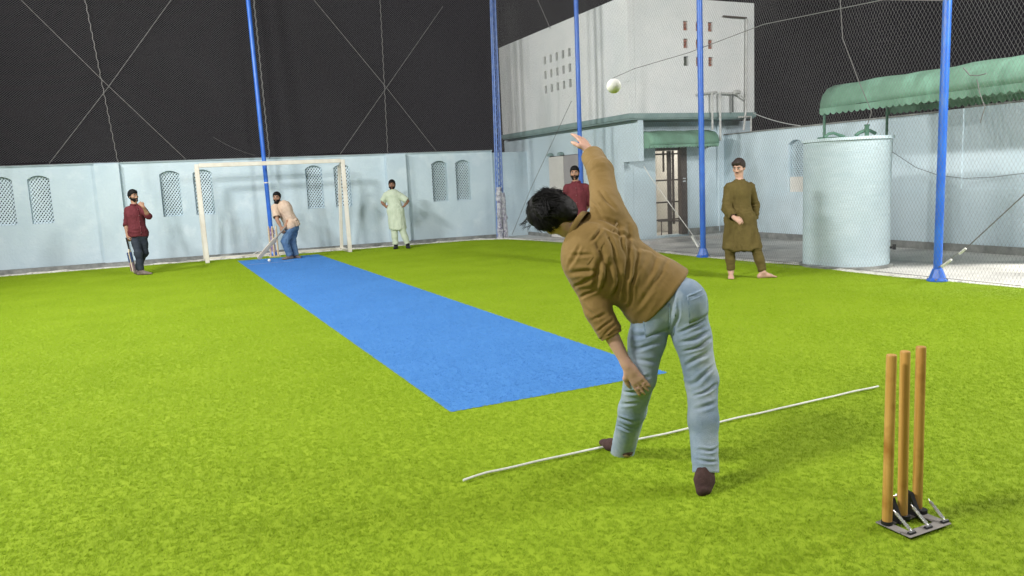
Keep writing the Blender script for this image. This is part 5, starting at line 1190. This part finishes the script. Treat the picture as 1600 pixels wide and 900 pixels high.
# shirt -------------------------------------------------------------
def creases(P, N, L):
    d = np.zeros(len(P)); P = P+.012*np.stack([vnoise(P*14), vnoise(P*14+9), vnoise(P*14+21)], 1)
    for (a, b, A, w_) in L:
        a, b = V3(a), V3(b); ba = b-a; ba2 = ba-vdir*(ba@vdir); q = P-a; q = q-np.outer(q@vdir, vdir); t = np.clip(q@ba2/(ba2@ba2), 0, 1); r = np.linalg.norm(q-np.outer(t, ba2), axis=1)
        fade = np.sin(np.clip(t, .02, .98)*math.pi)**.5; face = np.clip(-(N@vdir)*1.5, 0, 1)
        d += fade*face*(-1.15*A*np.exp(-(r/(w_*.8))**2)+.6*A*np.exp(-((r-1.8*w_)/(w_*.9))**2))
    return d
SHC = CREASES['shirt']; JNC = CREASES['jeans']
hem = g['pelvis']+sp*.035
up_arm = un(g['elR']-g['shR'])
extra = [cone(ms+sp*.02+f*.03, ms+sp*.07+f*.085-lat*.02, .056, .046, .03), cone(g['shR']-sp*.10+up_arm*-.01, g['shR']+up_arm*.07, .070, .068, .05), cone(g['shL']-un(ms-g['pelvis'])*.12+lat*0, g['shL']+un(g['elL']-g['shL'])*.10, .068, .062, .05)]
o_, nc = top_garment(e, 'shirt', J, g, f, sp, lat, ms, m_tan, .0052, .031, hem, .172, 1.42, 1.80, .0022, sl_r=.022, seed=12, extra=extra, xdisp=lambda P, N: creases(P, N, SHC))
collar_mesh(e, g, f, sp, lat, ms, m_tan, r=.062, hgt=.022)
# rolled cuff on the trailing arm
el, wr = g['elL'], g['wrL']; d = un(wr-el); pc = el+(wr-el)*.41
MB().tube([pc-d*.035, pc-d*.03, pc, pc+d*.018, pc+d*.020], [.056, .060, .059, .057, .048], 20).build('cuff', m_tan, e, True)
watch(e, g['elR'], g['wrR'], m_watch, .93, .034)
# undershirt edge
MB().tube([g['pelvis']+sp*.00, g['pelvis']+sp*.045], [.158, .160], 28)
# jeans
jextra = [ell(g['hipR']+sp*.00-f*.045, (.086, .086, .115), None, .05), ell(g['hipL']+sp*.00-f*.045, (.088, .088, .115), None, .05)]
jn = trousers(e, J, g, f, sp, m_jeans, .0052, (.102, .078, .062), 1.34, 1.12, .0019, seed=13, name='jeans', waist=.085, rh=.104, extra=jextra, xdisp=lambda P, N: creases(P, N, JNC))
# pockets, waistband and seams follow the cloth, slightly proud of it
def tree(o):
    mw = Matrix.Translation(parent_mat(e).translation)*0 if False else None
    vs = [v.co.copy() for v in o.data.vertices]; return BVHTree.FromPolygons(vs, [tuple(q.vertices) for q in o.data.polygons])
def applique(name, tr, quad, m, off=.003, nu=8, nv=8, thick=.003):
    A_, B2, C_, D_ = [V3(q) for q in quad]; vs = []; ok = []
    for i in range(nu+1):
        for j in range(nv+1):
            u, v = i/nu, j/nv; q = (A_*(1-u)+B2*u)*(1-v)+(D_*(1-u)+C_*u)*v
            h_ = tr.ray_cast(Vector(q-vdir*.6), Vector(vdir))
            if h_[0] is None: ok.append(False); vs.append(Vector(q))
            else: ok.append(True); vs.append(h_[0]-Vector(vdir)*off)
    fs = []
    for i in range(nu):
        for j in range(nv):
            ids = (i*(nv+1)+j, (i+1)*(nv+1)+j, (i+1)*(nv+1)+j+1, i*(nv+1)+j+1)
            if all(ok[k] for k in ids) and max((vs[ids[a]]-vs[ids[(a+1) % 4]]).length for a in range(4)) < .06: fs.append(ids)
    if not fs: return
    b = MB().add(vs, fs); o = b.build(name, m, e, True); md = o.modifiers.new('thickness', 'SOLIDIFY'); md.thickness = thick; md.offset = 0
m_denimd = mat('denim_seam', (.13, .20, .29), .9, (.30, .38, .46), 60)
tj = tree(jn); ts = tree(o_)
for nm, quad, mt in PATCHES:
    applique(nm, ts if mt == 'shirt' else tj, quad, {'jeans': m_jeans, 'seam': m_denimd, 'white': m_undert, 'shirt': m_tan}[mt], .0014 if mt != 'seam' else .0020, 10 if nm != 'waistband' else 24, 6, .0014)
# socks
for S_ in 'LR':
    an, heel, ball_, tip, td, pt = J['_foot'+S_]
    if S_ == 'L': p = [cone(an+V3((0, 0, .08)), an, .040, .038, .02), cone(an, heel, .032, .028, .02), cone(an-V3((0, 0, .01)), ball_, .034, .036, .03, flat=((0, 0, 1), .85)), cone(heel, ball_, .034, .038, .02, flat=((0, 0, 1), .85)), cone(ball_, tip, .040, .030, .02, flat=((0, 0, 1), .7))]
    else:
        kn = g['knR']; dn = -un(fw); la_ = un(np.cross(un(J['toeR']-an), dn)); to_ = V3(J['toeR'])
        p = [cone(an+un(kn-an)*.12, an, .042, .040, .02), cone(an, ball_, .042, .046, .03, flat=(dn, .75)), cone(ball_-la_*.016, to_-la_*.014-(to_-an)*.08, .032, .024, .02, flat=(dn, .75)), cone(ball_+la_*.016, to_+la_*.014, .034, .026, .02, flat=(dn, .75)), ell(an+(to_-an)*.18+dn*.012, (.036, .036, .040), None, .03)]
    surface('sock', p, .006, m_sock, e, lambda P, N: .0015*vnoise(P*60), relax_it=1)
# hair: a full rough crown plus many separate locks
Rr, F_, U_h = ax; c = V3(g['head']); T = lambda x, y, z: c+Rr*x+F_*y+U_h*z; A = np.array([Rr, F_, U_h])
p = [ell(T(0, -.020, .032), (.098, .112, .108), A, .02, cut=[(T(0, .075, .03), un(F_*.9-U_h*.4)), (T(0, 0, -.075), un(-U_h+F_*.45))]), ell(T(0, .02, .085), (.075, .085, .055), A, .03, cut=[(T(0, .10, .06), F_)]), ell(T(0, -.075, -.035), (.072, .048, .075), A, .03)]
surface('hair', p, .006, m_hair, e, lambda P, N: .006*vnoise(P*22)+.003*ridge(P*45)-.004, relax_it=1)
rs = np.random.RandomState(21); b = MB()
def lock(p0, d0, bend, L, r):
    n = 5; pts = []; p_ = V3(p0); d_ = un(d0)
    for i in range(n+1): pts.append(p_.copy()); p_ = p_+d_*L/n; d_ = un(d_+bend*(1/n))
    b.tube([tuple(q) for q in pts], [r*.8, r, r*.9, r*.7, r*.45, r*.12], 4, cap=False)
clump = [(un(rs.normal(size=3)), un(rs.normal(size=3))*.6) for _ in range(70)]
for i in range(3400):
    q = un(rs.normal(size=3))
    if q[2] < -.35: continue
    if q[1] > .55 and q[2] < .35: continue
    pos = T(q[0]*.095, -.020+q[1]*.108, .032+q[2]*.105); nrm_ = Rr*q[0]+F_*q[1]+U_h*q[2]
    k = max(range(len(clump)), key=lambda j: clump[j][0]@q)
    flow = -U_h*.55+F_*(.55 if q[1] > -.1 else -.15)+V3((-.35, 0, -.25))+clump[k][1]
    flow = flow-nrm_*(flow@nrm_)
    d0 = un(un(flow)*.9+nrm_*(.16+.16*rs.rand())); L = .035+.045*rs.rand()
    lock(pos-nrm_*.006, d0, (-nrm_*.55+clump[k][1]*.5+rs.normal(size=3)*.15), L, .0014+.0016*rs.rand())
tips = 0
for i in range(60):  # fringe thrown forward and up
    x = rs.uniform(-.06, .07); pos = T(x, .085+.02*rs.rand(), .075+.05*rs.rand()); lock(pos, F_*.6+U_h*.35+V3((-.3, 0, -.1))+rs.normal(size=3)*.3, V3((-.1, 0, -.9))+rs.normal(size=3)*.3, .020+.022*rs.rand(), .0018)
ob = b.build('hair_locks', m_hair, e, True); ob['kind'] = 'stuff'
face_bits(e, c, ax, 1, m_hair)
